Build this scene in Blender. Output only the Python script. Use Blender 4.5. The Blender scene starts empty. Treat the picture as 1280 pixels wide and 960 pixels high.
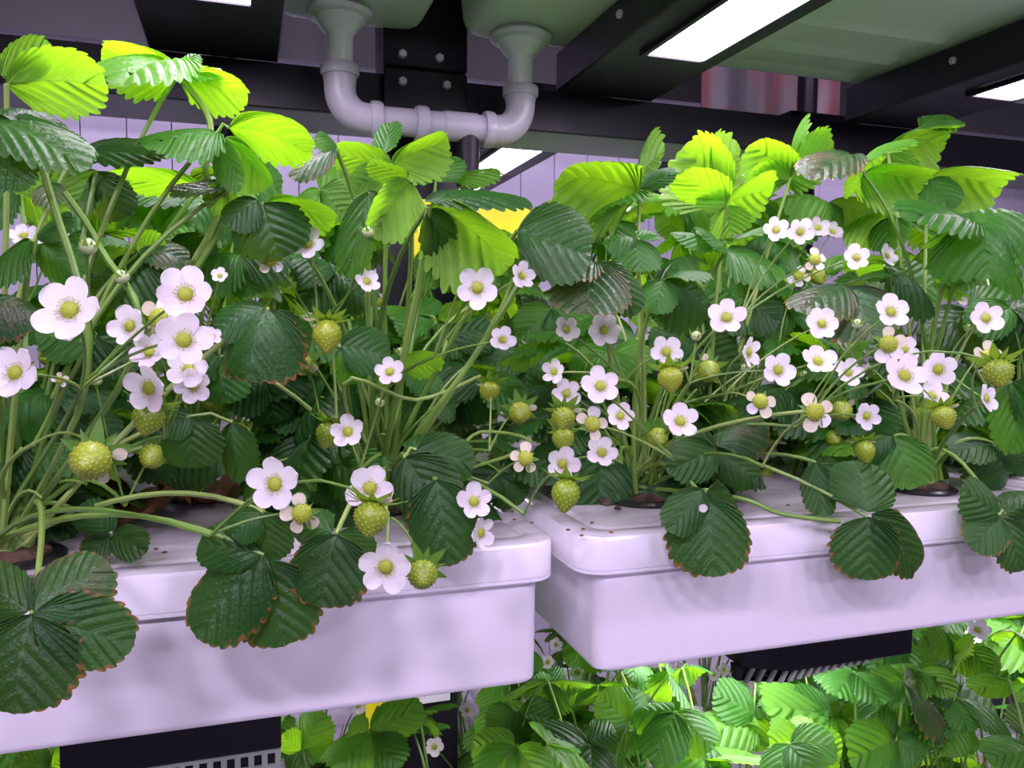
import bpy, math, random
from math import sin, cos, pi
from mathutils import Vector, Matrix
random.seed(7)
sc = bpy.context.scene
COL = sc.collection

# ------------------------------------------------------------------ camera
FOC, YAW, PIT, ROL, ZC = 1010.0, 0.3173, -0.0698, -0.0074, 1.5
_f = Vector((sin(YAW)*cos(PIT), cos(YAW)*cos(PIT), sin(PIT)))
_r = Vector((cos(YAW), -sin(YAW), 0))
_d = _f.cross(_r)
_r2 = _r*cos(ROL) + _d*sin(ROL)
_d2 = _d*cos(ROL) - _r*sin(ROL)
EYE = Vector((0, 0, ZC))
cam = bpy.data.cameras.new('camera')
cam.sensor_width = 36
cam.lens = 36*FOC/1280
cam.clip_start = 0.02
camo = bpy.data.objects.new('camera', cam)
COL.objects.link(camo)
camo.matrix_world = Matrix(((_r2.x, -_d2.x, -_f.x, 0), (_r2.y, -_d2.y, -_f.y, 0), (_r2.z, -_d2.z, -_f.z, ZC), (0, 0, 0, 1)))
sc.camera = camo

# ------------------------------------------------------------------ light and exposure
w = bpy.data.worlds.new('world')
sc.world = w
w.use_nodes = True
w.node_tree.nodes['Background'].inputs[0].default_value = (0.72, 0.66, 0.92, 1)
w.node_tree.nodes['Background'].inputs[1].default_value = 0.13
def area(name, loc, target, sx, sy, power, col):
    l = bpy.data.lights.new(name, 'AREA')
    l.shape = 'RECTANGLE'
    l.size, l.size_y, l.energy, l.color = sx, sy, power, col
    o = bpy.data.objects.new(name, l)
    COL.objects.link(o)
    o.location = loc
    o.rotation_euler = (Vector(target)-Vector(loc)).to_track_quat('-Z', 'Y').to_euler()
    return o
LILAC = (0.83, 0.69, 1.0)
for lx, lp in ((-1.0, 12.5), (-.45, 11.5), (.1, 6.2), (.65, 3.8), (1.2, 4.6), (1.75, 6.5)):
    area('unseen_lamp', (lx, -0.55, 2.42), (lx*.55+.2, 0.6, 1.3), 0.20, 0.10, lp, LILAC)
for lx in (-.55, .95):
    area('unseen_lamp', (lx, -1.25, 1.92), (lx*.4+.2, 0.9, 1.6), 0.5, 0.10, 7.0, LILAC)  # unseen pair added low in front to light the pipes and funnels
area('unseen_lamp', (0.9, 2.45, 2.45), (0.9, 1.2, 1.3), 3.6, 0.12, 34, LILAC)  # unseen strip added at the rear, sized to brighten the back wall
sc.view_settings.view_transform = 'Standard'
sc.view_settings.look = 'None'
sc.view_settings.gamma = 1
sc.view_settings.use_curve_mapping = False
sc.view_settings.exposure = -0.12
LAMP = 30.0

# ------------------------------------------------------------------ helpers
def ray(x, y):
    return _f + _r2*((x-640)/FOC) + _d2*((y-480)/FOC)
def at(x, y, Y):                       # a point of the photograph at the depth Y of the rack
    d = ray(x, y)
    return EYE + d*(Y/d.y)
def depth(p):
    return (p-EYE).dot(_f)

def mat(name, col, rough=0.5, metal=0.0, spec=0.5):
    m = bpy.data.materials.new(name)
    m.use_nodes = True
    b = m.node_tree.nodes['Principled BSDF']
    b.inputs['Base Color'].default_value = (*col, 1)
    b.inputs['Roughness'].default_value = rough
    b.inputs['Metallic'].default_value = metal
    b.inputs['Specular IOR Level'].default_value = spec
    return m
class NT:
    def __init__(s, m):
        s.t = m.node_tree
        s.b = s.t.nodes['Principled BSDF']
    def n(s, kind, **kw):
        nd = s.t.nodes.new(kind)
        for k, v in kw.items():
            setattr(nd, k, v)
        return nd
    def l(s, a, b):
        s.t.links.new(a, b)
    def noise(s, scale, detail=3, obj=True, sx=1, sy=1, sz=1):
        tc = s.n('ShaderNodeTexCoord')
        mp = s.n('ShaderNodeMapping')
        mp.inputs['Scale'].default_value = (sx, sy, sz)
        nz = s.n('ShaderNodeTexNoise')
        nz.inputs['Scale'].default_value = scale
        nz.inputs['Detail'].default_value = detail
        s.l(tc.outputs['Object'], mp.inputs[0])
        s.l(mp.outputs[0], nz.inputs['Vector'])
        return nz.outputs[0]
    def ramp(s, src, stops):
        r = s.n('ShaderNodeValToRGB')
        e = r.color_ramp.elements
        while len(e) < len(stops):
            e.new(0.5)
        for i, (p, c) in enumerate(stops):
            e[i].position = p
            e[i].color = (*c, 1)
        s.l(src, r.inputs[0])
        return r.outputs[0]
    def mathn(s, op, a, b=None, clamp=False):
        m = s.n('ShaderNodeMath', operation=op)
        m.use_clamp = clamp
        for i, v in enumerate((a, b)):
            if v is None: continue
            if isinstance(v, (int, float)): m.inputs[i].default_value = v
            else: s.l(v, m.inputs[i])
        return m.outputs[0]
    def mix(s, f, a, b):
        m = s.n('ShaderNodeMix', data_type='RGBA')
        for i, v in ((0, f), (6, a), (7, b)):
            if isinstance(v, (int, float)): m.inputs[i].default_value = v
            elif isinstance(v, tuple): m.inputs[i].default_value = (*v, 1)
            else: s.l(v, m.inputs[i])
        return m.outputs[2]

def leaf_material(name, top, under, vein, trans, tw, rough, brown=0.0, bronze=0.0):
    m = mat(name, top, rough, 0, .32)
    N = NT(m)
    uv = N.n('ShaderNodeUVMap')
    sp = N.n('ShaderNodeSeparateXYZ')
    N.l(uv.outputs[0], sp.inputs[0])
    fr = N.mathn('FRACT', sp.outputs[0])
    dist = N.mathn('ABSOLUTE', N.mathn('SUBTRACT', fr, 0.5))
    v1 = N.mathn('MULTIPLY', N.mathn('SUBTRACT', 0.11, dist), 9.0, True)
    v2 = N.mathn('MULTIPLY', N.mathn('SUBTRACT', 0.06, sp.outputs[1]), 25.0, True)
    vm = N.mathn('MAXIMUM', v1, v2)
    oi = N.n('ShaderNodeObjectInfo')
    nz = N.noise(4.0, 4)
    var = N.mathn('ADD', N.mathn('MULTIPLY', oi.outputs['Random'], 0.75), N.mathn('MULTIPLY', nz, 0.5))
    hi = tuple(min(1, c*1.45) for c in top)
    lo = tuple(c*0.72 for c in top)
    c = N.ramp(var, [(0.15, lo), (0.95, hi)])
    if bronze:
        bz = N.ramp(N.noise(1.7, 2), [(0.48, (0, 0, 0)), (0.66, (1, 1, 1))])
        c = N.mix(N.mathn('MULTIPLY', bz, bronze), c, (0.12, 0.078, 0.055))
    c = N.mix(N.mathn('MULTIPLY', vm, 0.5), c, vein)
    if brown:
        nb = N.noise(9.0, 2)
        e = N.mathn('ADD', N.mathn('MULTIPLY', sp.outputs[1], 1.0), N.mathn('MULTIPLY', nb, 0.34))
        e = N.mathn('MULTIPLY', N.mathn('SUBTRACT', e, 1.10), 14.0, True)
        c = N.mix(N.mathn('MULTIPLY', e, brown), c, (0.22, 0.105, 0.03))
    geo = N.n('ShaderNodeNewGeometry')
    c = N.mix(geo.outputs['Backfacing'], c, under)
    N.l(c, N.b.inputs['Base Color'])
    bp = N.n('ShaderNodeBump')
    bp.inputs['Strength'].default_value = 0.18
    bp.inputs['Distance'].default_value = 0.02
    N.l(N.mathn('ADD', N.mathn('MULTIPLY', vm, -0.6), N.mathn('MULTIPLY', N.noise(22, 1), 0.5)), bp.inputs['Height'])
    N.l(bp.outputs[0], N.b.inputs['Normal'])
    tb = N.n('ShaderNodeBsdfTranslucent')
    tc = N.mix(N.mathn('MULTIPLY', vm, 0.55), tuple(trans), tuple(x*0.55 for x in trans))
    N.l(tc, tb.inputs[0])
    mx = N.n('ShaderNodeMixShader')
    mx.inputs[0].default_value = tw
    out = N.t.nodes['Material Output']
    N.l(N.b.outputs[0], mx.inputs[1])
    N.l(tb.outputs[0], mx.inputs[2])
    N.l(mx.outputs[0], out.inputs[0])
    return m

M = {}
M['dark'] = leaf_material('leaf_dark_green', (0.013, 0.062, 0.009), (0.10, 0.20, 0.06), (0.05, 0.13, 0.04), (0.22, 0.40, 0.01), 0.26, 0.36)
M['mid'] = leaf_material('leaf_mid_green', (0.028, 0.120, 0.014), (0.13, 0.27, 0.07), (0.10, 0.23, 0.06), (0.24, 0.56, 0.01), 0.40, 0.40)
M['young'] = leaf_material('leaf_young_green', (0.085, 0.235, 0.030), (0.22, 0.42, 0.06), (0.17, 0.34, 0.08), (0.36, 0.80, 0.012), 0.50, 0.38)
M['old'] = leaf_material('leaf_old_brown_edged', (0.014, 0.064, 0.010), (0.10, 0.19, 0.06), (0.045, 0.12, 0.04), (0.20, 0.36, 0.01), 0.2, 0.45, brown=1.0)
M['bronze'] = leaf_material('leaf_bronzed', (0.022, 0.072, 0.018), (0.12, 0.18, 0.07), (0.08, 0.13, 0.07), (0.24, 0.36, 0.02), 0.2, 0.31, brown=0.7, bronze=0.55)

def thin(name, col, trans, tw, rough=0.5):
    m = mat(name, col, rough)
    N = NT(m)
    tb = N.n('ShaderNodeBsdfTranslucent')
    tb.inputs[0].default_value = (*trans, 1)
    mx = N.n('ShaderNodeMixShader')
    mx.inputs[0].default_value = tw
    N.l(N.b.outputs[0], mx.inputs[1])
    N.l(tb.outputs[0], mx.inputs[2])
    N.l(mx.outputs[0], N.t.nodes['Material Output'].inputs[0])
    return m, N
M['petal'], N = thin('petal_white', (0.86, 0.82, 0.84), (0.9, 0.84, 0.88), 0.35, 0.55)
oi = N.n('ShaderNodeObjectInfo')
N.l(N.ramp(oi.outputs['Random'], [(0.0, (0.90, 0.88, 0.88)), (0.7, (0.88, 0.84, 0.86)), (1.0, (0.86, 0.74, 0.80))]), N.b.inputs['Base Color'])
M['faded'], N = thin('petal_faded', (0.72, 0.66, 0.50), (0.75, 0.68, 0.48), 0.3, 0.6)
M['pink'], N = thin('petal_pink', (0.85, 0.50, 0.62), (0.9, 0.5, 0.6), 0.3, 0.6)
M['sepal'], N = thin('sepal_green', (0.10, 0.24, 0.035), (0.3, 0.5, 0.02), 0.3, 0.5)
M['stem'] = mat('stem_green', (0.19, 0.33, 0.055), 0.42)
N = NT(M['stem'])
oi = N.n('ShaderNodeObjectInfo')
N.l(N.ramp(oi.outputs['Random'], [(0.0, (0.10, 0.22, 0.03)), (0.6, (0.20, 0.34, 0.06)), (1.0, (0.30, 0.42, 0.11))]), N.b.inputs['Base Color'])
M['centre'] = mat('flower_centre_yellow_green', (0.50, 0.48, 0.035), 0.6)
N = NT(M['centre'])
N.l(N.ramp(N.noise(30, 2), [(0.35, (0.20, 0.30, 0.012)), (0.65, (0.46, 0.50, 0.04))]), N.b.inputs['Base Color'])
M['anther'] = mat('anther_yellow', (0.56, 0.50, 0.08), 0.6)
M['fruit'] = mat('unripe_fruit_green', (0.33, 0.40, 0.035), 0.38)
N = NT(M['fruit'])
oi = N.n('ShaderNodeObjectInfo')
N.l(N.ramp(oi.outputs['Random'], [(0.0, (0.16, 0.29, 0.014)), (1.0, (0.27, 0.36, 0.02))]), N.b.inputs['Base Color'])
M['seed'] = mat('fruit_seed_olive', (0.36, 0.40, 0.05), 0.4)
M['bud'] = mat('bud_pale', (0.42, 0.52, 0.25), 0.6)

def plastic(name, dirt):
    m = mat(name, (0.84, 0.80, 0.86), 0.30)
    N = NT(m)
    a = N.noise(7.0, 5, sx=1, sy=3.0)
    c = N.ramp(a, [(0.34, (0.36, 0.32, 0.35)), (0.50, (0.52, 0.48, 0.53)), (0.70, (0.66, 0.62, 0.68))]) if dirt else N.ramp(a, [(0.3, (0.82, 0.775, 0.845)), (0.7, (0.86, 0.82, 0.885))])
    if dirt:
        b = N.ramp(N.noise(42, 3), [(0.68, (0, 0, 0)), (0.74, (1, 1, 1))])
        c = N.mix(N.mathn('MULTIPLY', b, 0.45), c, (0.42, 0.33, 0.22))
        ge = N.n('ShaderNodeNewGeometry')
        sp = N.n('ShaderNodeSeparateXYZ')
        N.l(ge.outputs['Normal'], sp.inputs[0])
        c = N.mix(N.mathn('MULTIPLY', N.mathn('SUBTRACT', sp.outputs[2], .6), 3.0, True), (.83, .79, .855), c)  # besides the stains, upward faces are a darker grey than the skirt
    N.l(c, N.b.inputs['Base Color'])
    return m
M['trough'] = plastic('white_trough_plastic', False)
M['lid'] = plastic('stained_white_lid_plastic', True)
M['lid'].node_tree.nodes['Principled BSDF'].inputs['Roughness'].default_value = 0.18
M['upper'] = mat('translucent_white_plastic', (0.80, 0.88, 0.80), 0.38)
M['black'] = mat('black_painted_steel', (0.009, 0.008, 0.015), 0.42, 0, .35)
N = NT(M['black'])
N.l(N.ramp(N.noise(12, 3), [(0.3, (0.34, 0.34, 0.34)), (0.7, (0.50, 0.50, 0.50))]), N.b.inputs['Roughness'])
M['steel'] = mat('galvanised_steel', (0.30, 0.31, 0.32), 0.45, 0.6)
M['grille'] = mat('pale_grille_steel', (0.30, 0.34, 0.28), 0.4, 0.2)
M['bolt'] = mat('bolt_zinc', (0.62, 0.60, 0.64), 0.35, 0.3)
M['pvc'] = mat('grey_pvc', (0.56, 0.52, 0.62), 0.30)
M['white_pvc'] = mat('white_pvc', (0.82, 0.80, 0.84), 0.30)
M['wall'] = mat('lilac_white_panel', (0.66, 0.60, 0.78), 0.5)
N = NT(M['wall'])
N.l(N.ramp(N.noise(2.0, 2), [(0.3, (0.74, 0.68, 0.84)), (0.7, (0.82, 0.76, 0.90))]), N.b.inputs['Base Color'])
M['ceiling'] = mat('grey_ceiling_board', (0.25, 0.25, 0.26), 0.35)
N = NT(M['ceiling'])
N.l(N.ramp(N.noise(3.0, 3), [(0.3, (0.05, 0.05, 0.052)), (0.7, (0.08, 0.08, 0.082))]), N.b.inputs['Base Color'])
M['floor'] = mat('pale_resin_floor', (0.52, 0.50, 0.52), 0.4)
N = NT(M['floor'])
N.l(N.ramp(N.noise(3.0, 3), [(0.3, (0.46, 0.44, 0.46)), (0.7, (0.58, 0.56, 0.58))]), N.b.inputs['Base Color'])
M['yellow'] = mat('sticky_trap_yellow', (0.90, 0.82, 0.02), 0.35)
M['dry'], N = thin('dry_brown_leaf', (0.16, 0.065, 0.03), (0.25, 0.1, 0.03), 0.15, 0.8)
N.l(N.ramp(N.noise(10, 3), [(0.3, (0.07, 0.028, 0.016)), (0.7, (0.27, 0.12, 0.055))]), N.b.inputs['Base Color'])
M['soil'] = mat('dark_growing_medium', (0.045, 0.028, 0.020), 0.9)
N = NT(M['soil'])
N.l(N.ramp(N.noise(40, 3), [(0.35, (0.02, 0.013, 0.01)), (0.7, (0.13, 0.075, 0.045))]), N.b.inputs['Base Color'])
M['pot'] = mat('black_pot_plastic', (0.012, 0.012, 0.014), 0.3)
M['red'] = mat('wrapping_painted_reflections', (0.45, 0.12, 0.13), 0.4)
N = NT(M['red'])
N.l(N.ramp(N.noise(11, 1, sx=1, sy=1, sz=0.35), [(0.40, (0.16, 0.15, 0.16)), (0.60, (0.34, 0.12, 0.13)), (0.75, (0.40, 0.28, 0.30))]), N.b.inputs['Base Color'])  # blurred red reflections painted into the grey of the sheet
M['led'] = bpy.data.materials.new('led_panel')
M['led'].use_nodes = True
nt = M['led'].node_tree
nt.nodes.remove(nt.nodes['Principled BSDF'])
em = nt.nodes.new('ShaderNodeEmission')
em.inputs[0].default_value = (0.93, 0.80, 1.0, 1)
em.inputs[1].default_value = LAMP
nt.links.new(em.outputs[0], nt.nodes['Material Output'].inputs[0])

# ---- object builders
def mesh(name, vs, fs, m, smooth=True, uvs=None):
    me = bpy.data.meshes.new(name)
    me.from_pydata([tuple(v) for v in vs], [], fs)
    if m: me.materials.append(m)
    if smooth:
        me.polygons.foreach_set('use_smooth', [True]*len(me.polygons))
    if uvs is not None:
        l = me.uv_layers.new(name='UVMap')
        vi = [0]*len(me.loops)
        me.loops.foreach_get('vertex_index', vi)
        flat = []
        for i in vi: flat.extend(uvs[i])
        l.data.foreach_set('uv', flat)
    me.update()
    return me
def link(name, me, parent=None, mw=None):
    o = bpy.data.objects.new(name, me)
    COL.objects.link(o)
    if parent: o.parent = parent
    if mw is not None: o.matrix_local = mw
    return o
def tag(o, label, cat, group=None, kind=None):
    o['label'] = label
    if cat: o['category'] = cat
    if group: o['group'] = group
    if kind: o['kind'] = kind
    return o
def empty(name, loc, label, cat, group=None):
    o = bpy.data.objects.new(name, None)
    COL.objects.link(o)
    o.location = loc
    o.empty_display_size = 0.02
    return tag(o, label, cat, group)
def struct(o, label=None):
    o['kind'] = 'structure'
    if label: o['label'] = label
    return o

class Geo:
    def __init__(s): s.v, s.f = [], []
    def add(s, vs, fs):
        k = len(s.v)
        s.v += [Vector(v) for v in vs]
        s.f += [tuple(i+k for i in f) for f in fs]
        return s
    def box(s, x0, x1, y0, y1, z0, z1, b=0.0):
        if b <= 0:
            return s.add([(x, y, z) for z in (z0, z1) for y in (y0, y1) for x in (x0, x1)],
                         [(0, 2, 3, 1), (4, 5, 7, 6), (0, 1, 5, 4), (2, 6, 7, 3), (0, 4, 6, 2), (1, 3, 7, 5)])
        rings = [(-b, z0), (0, z0+b), (0, z1-b), (-b, z1)]
        return s.loft([((x0+x1)/2, (y0+y1)/2, (x1-x0)/2+e, (y1-y0)/2+e, max(b+e, 0.0004), z) for e, z in rings], 2)
    def loft(s, rings, n=4, cap0=True, cap1=True):
        vs, fs = [], []
        cnt = 4*(n+1)
        for (cx, cy, hx, hy, r, z) in rings:
            for q, (sx, sy) in enumerate(((1, 1), (-1, 1), (-1, -1), (1, -1))):
                for i in range(n+1):
                    a = q*pi/2 + i/n*pi/2
                    vs.append((cx+sx*(hx-r)+r*cos(a), cy+sy*(hy-r)+r*sin(a), z))
        for k in range(len(rings)-1):
            for i in range(cnt):
                j = (i+1) % cnt
                fs.append((k*cnt+i, k*cnt+j, (k+1)*cnt+j, (k+1)*cnt+i))
        if cap0: fs.append(tuple(range(cnt-1, -1, -1)))
        if cap1: fs.append(tuple((len(rings)-1)*cnt+i for i in range(cnt)))
        return s.add(vs, fs)
    def tube(s, pts, rad, n=6, caps=True):
        pts = [Vector(p) for p in pts]
        if not hasattr(rad, '__len__'): rad = [rad]*len(pts)
        vs, fs = [], []
        u = None
        for i, p in enumerate(pts):
            t = (pts[min(i+1, len(pts)-1)]-pts[max(i-1, 0)]).normalized()
            if u is None:
                u = t.orthogonal().normalized()
            else:
                u = (u - t*u.dot(t)).normalized()
            b = t.cross(u)
            for k in range(n):
                a = 2*pi*k/n
                vs.append(p + (u*cos(a)+b*sin(a))*rad[i])
        for i in range(len(pts)-1):
            for k in range(n):
                j = (k+1) % n
                fs.append((i*n+k, i*n+j, (i+1)*n+j, (i+1)*n+k))
        if caps:
            fs.append(tuple(range(n-1, -1, -1)))
            fs.append(tuple((len(pts)-1)*n+k for k in range(n)))
        return s.add(vs, fs)
    def lathe(s, c, prof, n=24, axis='z'):
        vs, fs = [], []
        for r, h in prof:
            for k in range(n):
                a = 2*pi*k/n
                if axis == 'z': v = (r*cos(a), r*sin(a), h)
                elif axis == 'x': v = (h, r*cos(a), r*sin(a))
                else: v = (r*sin(a), h, r*cos(a))
                vs.append((c[0]+v[0], c[1]+v[1], c[2]+v[2]))
        for i in range(len(prof)-1):
            for k in range(n):
                j = (k+1) % n
                fs.append((i*n+k, i*n+j, (i+1)*n+j, (i+1)*n+k))
        fs.append(tuple(range(n-1, -1, -1)))
        fs.append(tuple((len(prof)-1)*n+k for k in range(n)))
        return s.add(vs, fs)
    def obj(s, name, m, parent=None, smooth=False, origin=None):
        o0 = Vector(origin) if origin is not None else Vector((0, 0, 0))
        me = mesh(name, [v-o0 for v in s.v], s.f, m, False)
        if smooth:
            me.polygons.foreach_set('use_smooth', [True]*len(me.polygons))
            me.set_sharp_from_angle(angle=math.radians(38))
        o = link(name, me, parent)
        if parent is None and origin is not None: o.location = o0
        return o
def at_root(root, geo, name, m, smooth=False):       # a part whose mesh is given in world coordinates
    return geo.obj(name, m, root, smooth, origin=root.location)

# ------------------------------------------------------------------ structure
Z = lambda z: ZC+z
struct(Geo().box(-2.6, 4.6, -1.6, 2.7, -0.05, 0.0).obj('floor', M['floor']))
struct(Geo().box(-2.6, 4.6, -1.6, 2.7, 2.9, 2.95).obj('ceiling', M['ceiling']))
wb = struct(Geo().box(-2.6, 4.6, 2.62, 2.7, 0, 2.9).obj('wall_back', M['black']))
px = -2.6
pm = Geo().box(0.0015, 0.1185, 2.60, 2.6195, 0.0, 2.9, 0.0012).obj('wall_panel', M['wall'], wb)
for i in range(60):
    o = pm if i == 0 else pm.copy()
    if i:
        COL.objects.link(o)
        o.parent = wb
    o.location = (-2.6+0.12*i, 0, 0)

def bar_thing(name, label, cat, x0, x1, y0, y1, z0, z1, b=0.002, m='black'):
    o = Geo().box(x0, x1, y0, y1, z0, z1, b).obj(name, M[m], None, True, origin=((x0+x1)/2, (y0+y1)/2, z0))
    return tag(o, label, cat)

# rear cross beam with its folded bottom lip, post, far legs
beam = empty('cross_beam', (0.4, 1.05, Z(.254)), 'black steel cross beam running behind the grey drain pipe', 'beam')
at_root(beam, Geo().box(-1.4, 2.6, 1.0, 1.006, Z(.2535), Z(.305), .001), 'web', M['black'], True)
at_root(beam, Geo().box(-1.4, 2.6, 1.006, 1.115, Z(.2535), Z(.262), .001), 'bottom_flange', M['steel'], True)
at_root(beam, Geo().box(-1.4, 2.6, 1.006, 1.115, Z(.297), Z(.305), .001), 'top_flange', M['black'], True)
post = empty('upright_post', (.212, 1.05, 0), 'black upright post with four silver bolts behind the drain pipe', 'post')
at_root(post, Geo().box(.167, .259, 1.006, 1.10, 0, 2.9, .003), 'column', M['black'], True)
at_root(post, Geo().box(.160, .263, .985, .999, Z(.235), Z(.31), .002), 'lower_joint_plate', M['black'], True)
at_root(post, Geo().box(.160, .263, .985, 1.004, Z(.3115), Z(.42), .002), 'upper_joint_plate', M['black'], True)
for (bx, by) in ((503, 68), (549, 73), (503, 102), (558, 107)):
    p = at(bx, by, .985)
    at_root(post, Geo().lathe((p.x, .985, p.z), [(.0055, 0), (.0055, -.004), (.0042, -.0055)], 6, 'y'), 'bolt', M['bolt'])
at_root(post, Geo().box(.186, .246, .998, 1.0055, Z(-.487), Z(-.470), .001), 'white_plate', M['white_pvc'])
bar_thing('cross_beam', 'black cross beam carrying the two white troughs, behind them', 'beam', -1.4, 2.6, 1.02, 1.005+.1, Z(-.30), Z(-.2670))
for (x, lab) in ((-.03, 'thin black leg behind the bright leaves left of the drain pipe'), (1.16, 'thin black leg at the right behind the rear plants')):
    tag(Geo().lathe((x, 1.5, 0), [(.021, 0), (.021, 2.9)], 16).obj('rack_leg', M['black'], None, True, origin=(x, 1.5, 0)), lab, 'leg post')

# light fixtures: black housings with LED panels underneath
def fixture(x0, x1, y0, y1, z0, z1, label, chamfer=0.0, led=None, cat='lamp', vents=None):
    root = empty('grow_light', ((x0+x1)/2, (y0+y1)/2, z1), label, cat)
    g = Geo()
    if chamfer:
        pl = [(x0, y0+chamfer*.55), (x0+chamfer, y0), (x1, y0), (x1, y1), (x0, y1)]
        n = len(pl)
        g.add([(x, y, z) for z in (z0, z1) for x, y in pl],
              [tuple(range(n-1, -1, -1)), tuple(range(n, 2*n))]+[(i, (i+1) % n, n+(i+1) % n, n+i) for i in range(n)])
    else:
        g.box(x0, x1, y0, y1, z0, z1, .002)
    at_root(root, g, 'housing', M['black'], True)
    if led:
        a, b, c, d = led
        at_root(root, Geo().box(a, b, c, d, z0-.004, z0-.0005), 'led_panel', M['led'])
        for (p, q, r, s_) in ((a-.006, a, c-.006, d+.006), (b, b+.006, c-.006, d+.006), (a, b, d, d+.006), (a, b, c-.006, c)):
            at_root(root, Geo().box(p, q, r, s_, z0-.006, z0-.0003), 'panel_frame', M['black'])
    for q in (.70,):
        at_root(root, Geo().lathe((x0, y0+(y1-y0)*q, z0+.03), [(.0048, .0005), (.0048, -.003), (.0035, -.0045)], 6, 'x'), 'bolt', M['bolt'])
    if vents:
        for g_ in vents: at_root(root, g_[0], g_[1], g_[2])
    return root
ZF = Z(.303)
fixture(-.098, .040, .36, .995, ZF, Z(.352), 'grow light at top left above the tall yellow-lit leaf', led=(-.060, .008, .38, .815))
fixture(.383, .520, .36, .995, ZF, Z(.352), 'grow light with a glaring panel at top, right of the drain pipe', led=(.420, .488, .38, .815))
fixture(.836, .972, .36, .995, ZF, Z(.352), 'grow light at the top right corner beside the ribbed tray', led=(.880, .948, .38, .815))
fixture(.383, .520, 1.12, 2.1, ZF, Z(.352), 'distant grow light glowing just under the drain pipe', led=(.408, .480, 1.16, 1.95))
fixture(.836, .972, 1.12, 2.1, ZF, Z(.352), 'distant grow light behind the right plants', led=(.880, .948, 1.16, 1.95))
# the lights under the two troughs
vl = []
for k in range(16):
    x = -.125+.00936*k
    vl.append((Geo().box(x, x+.0040, .5975, .6005, Z(-.3215), Z(-.3125)), 'grille_bar', M['grille']))
vl.append((Geo().box(-.125, .0195, .5975, .6005, Z(-.3125), Z(-.3098)), 'grille_rail', M['grille']))
vl.append((Geo().box(-.125, .0195, .5975, .6005, Z(-.3250), Z(-.3215)), 'grille_rail', M['grille']))
vl.append((Geo().box(-.125, .0195, .602, .606, Z(-.3250), Z(-.3100)), 'grille_back', M['black']))
fixture(-.125, .020, .597, 1.0, Z(-.3105), Z(-.2670), 'grow light with a slotted grille under the left trough', led=(-.085, -.02, .68, .98), vents=vl)
vr = []
for k in range(17):
    x, t = .436+.0088*k, 1-k/18
    z0, z1 = Z(-.3095-.0135*t), Z(-.3092)
    y = .6005 if x > .465 else .6005+(.465-x)*.5
    vr.append((Geo().add([(x-.008*t, y, z0), (x-.008*t+.0042, y, z0), (x+.0042, y, z1), (x, y, z1), (x-.008*t, y+.003, z0), (x-.008*t+.0042, y+.003, z0), (x+.0042, y+.003, z1), (x, y+.003, z1)],
        [(0, 1, 2, 3), (7, 6, 5, 4), (0, 4, 5, 1), (3, 2, 6, 7), (0, 3, 7, 4), (1, 5, 6, 2)]), 'grille_slat', M['grille']))
vr.append((Geo().add([(.424, .622, Z(-.3228)), (.464, .606, Z(-.3228)), (.585, .606, Z(-.310)), (.424, .625, Z(-.3095)), (.424, .630, Z(-.3228)), (.464, .612, Z(-.3228)), (.585, .612, Z(-.310)), (.424, .633, Z(-.3095))],
    [(0, 1, 2, 3), (7, 6, 5, 4), (0, 4, 5, 1), (3, 2, 6, 7), (0, 3, 7, 4), (1, 5, 6, 2)]), 'grille_back', M['black']))
fixture(.427, .602, .598, 1.0, Z(-.3090), Z(-.2670), 'grow light with a striped louvre under the right trough', chamfer=.036, led=(.445, .585, .66, .98), vents=vr)
fixture(1.01, 1.15, .62, 1.0, Z(-.3090), Z(-.2670), 'grow light under the far right trough, out past the frame edge', led=(1.02, 1.14, .64, .98))

# troughs and lids
def trough(name, x0, x1, y0, y1, zt, label):
    cx, cy, hx, hy = (x0+x1)/2, (y0+y1)/2, (x1-x0)/2, (y1-y0)/2
    root = empty(name, (cx, cy, zt-.1095), label, 'trough')
    g = Geo()
    prof = [(.0120, -.1095, .011), (.0085, -.1090, .012), (.0068, -.1070, .012), (.0064, -.104, .012), (.006, -.034, .012), (.0075, -.0335, .012), (.0075, -.028, .012)]
    g.loft([(cx, cy, hx-.008-i, hy+.0015-i, r, zt+z) for i, z, r in prof], 6)
    at_root(root, g, 'body', M['trough'], True)
    g = Geo()
    prof = [(.016, -.0310, .014), (.0008, -.0310, .022), (0, -.0302, .022), (0, -.028, .022), (0, -.0275, .022)]
    g.loft([(cx, cy, hx-i, hy-i, r, zt+z) for i, z, r in prof], 6)
    at_root(root, g, 'rim', M['trough'], True)
    return root
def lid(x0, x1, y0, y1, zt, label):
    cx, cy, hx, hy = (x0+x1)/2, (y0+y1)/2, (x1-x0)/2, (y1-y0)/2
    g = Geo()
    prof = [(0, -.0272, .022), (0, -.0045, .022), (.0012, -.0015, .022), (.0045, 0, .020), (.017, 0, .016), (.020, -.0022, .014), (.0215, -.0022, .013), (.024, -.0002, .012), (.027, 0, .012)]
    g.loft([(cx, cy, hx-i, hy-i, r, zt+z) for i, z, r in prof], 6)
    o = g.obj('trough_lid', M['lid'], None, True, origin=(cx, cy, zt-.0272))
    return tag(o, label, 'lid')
ZL = Z(-.157)
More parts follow.
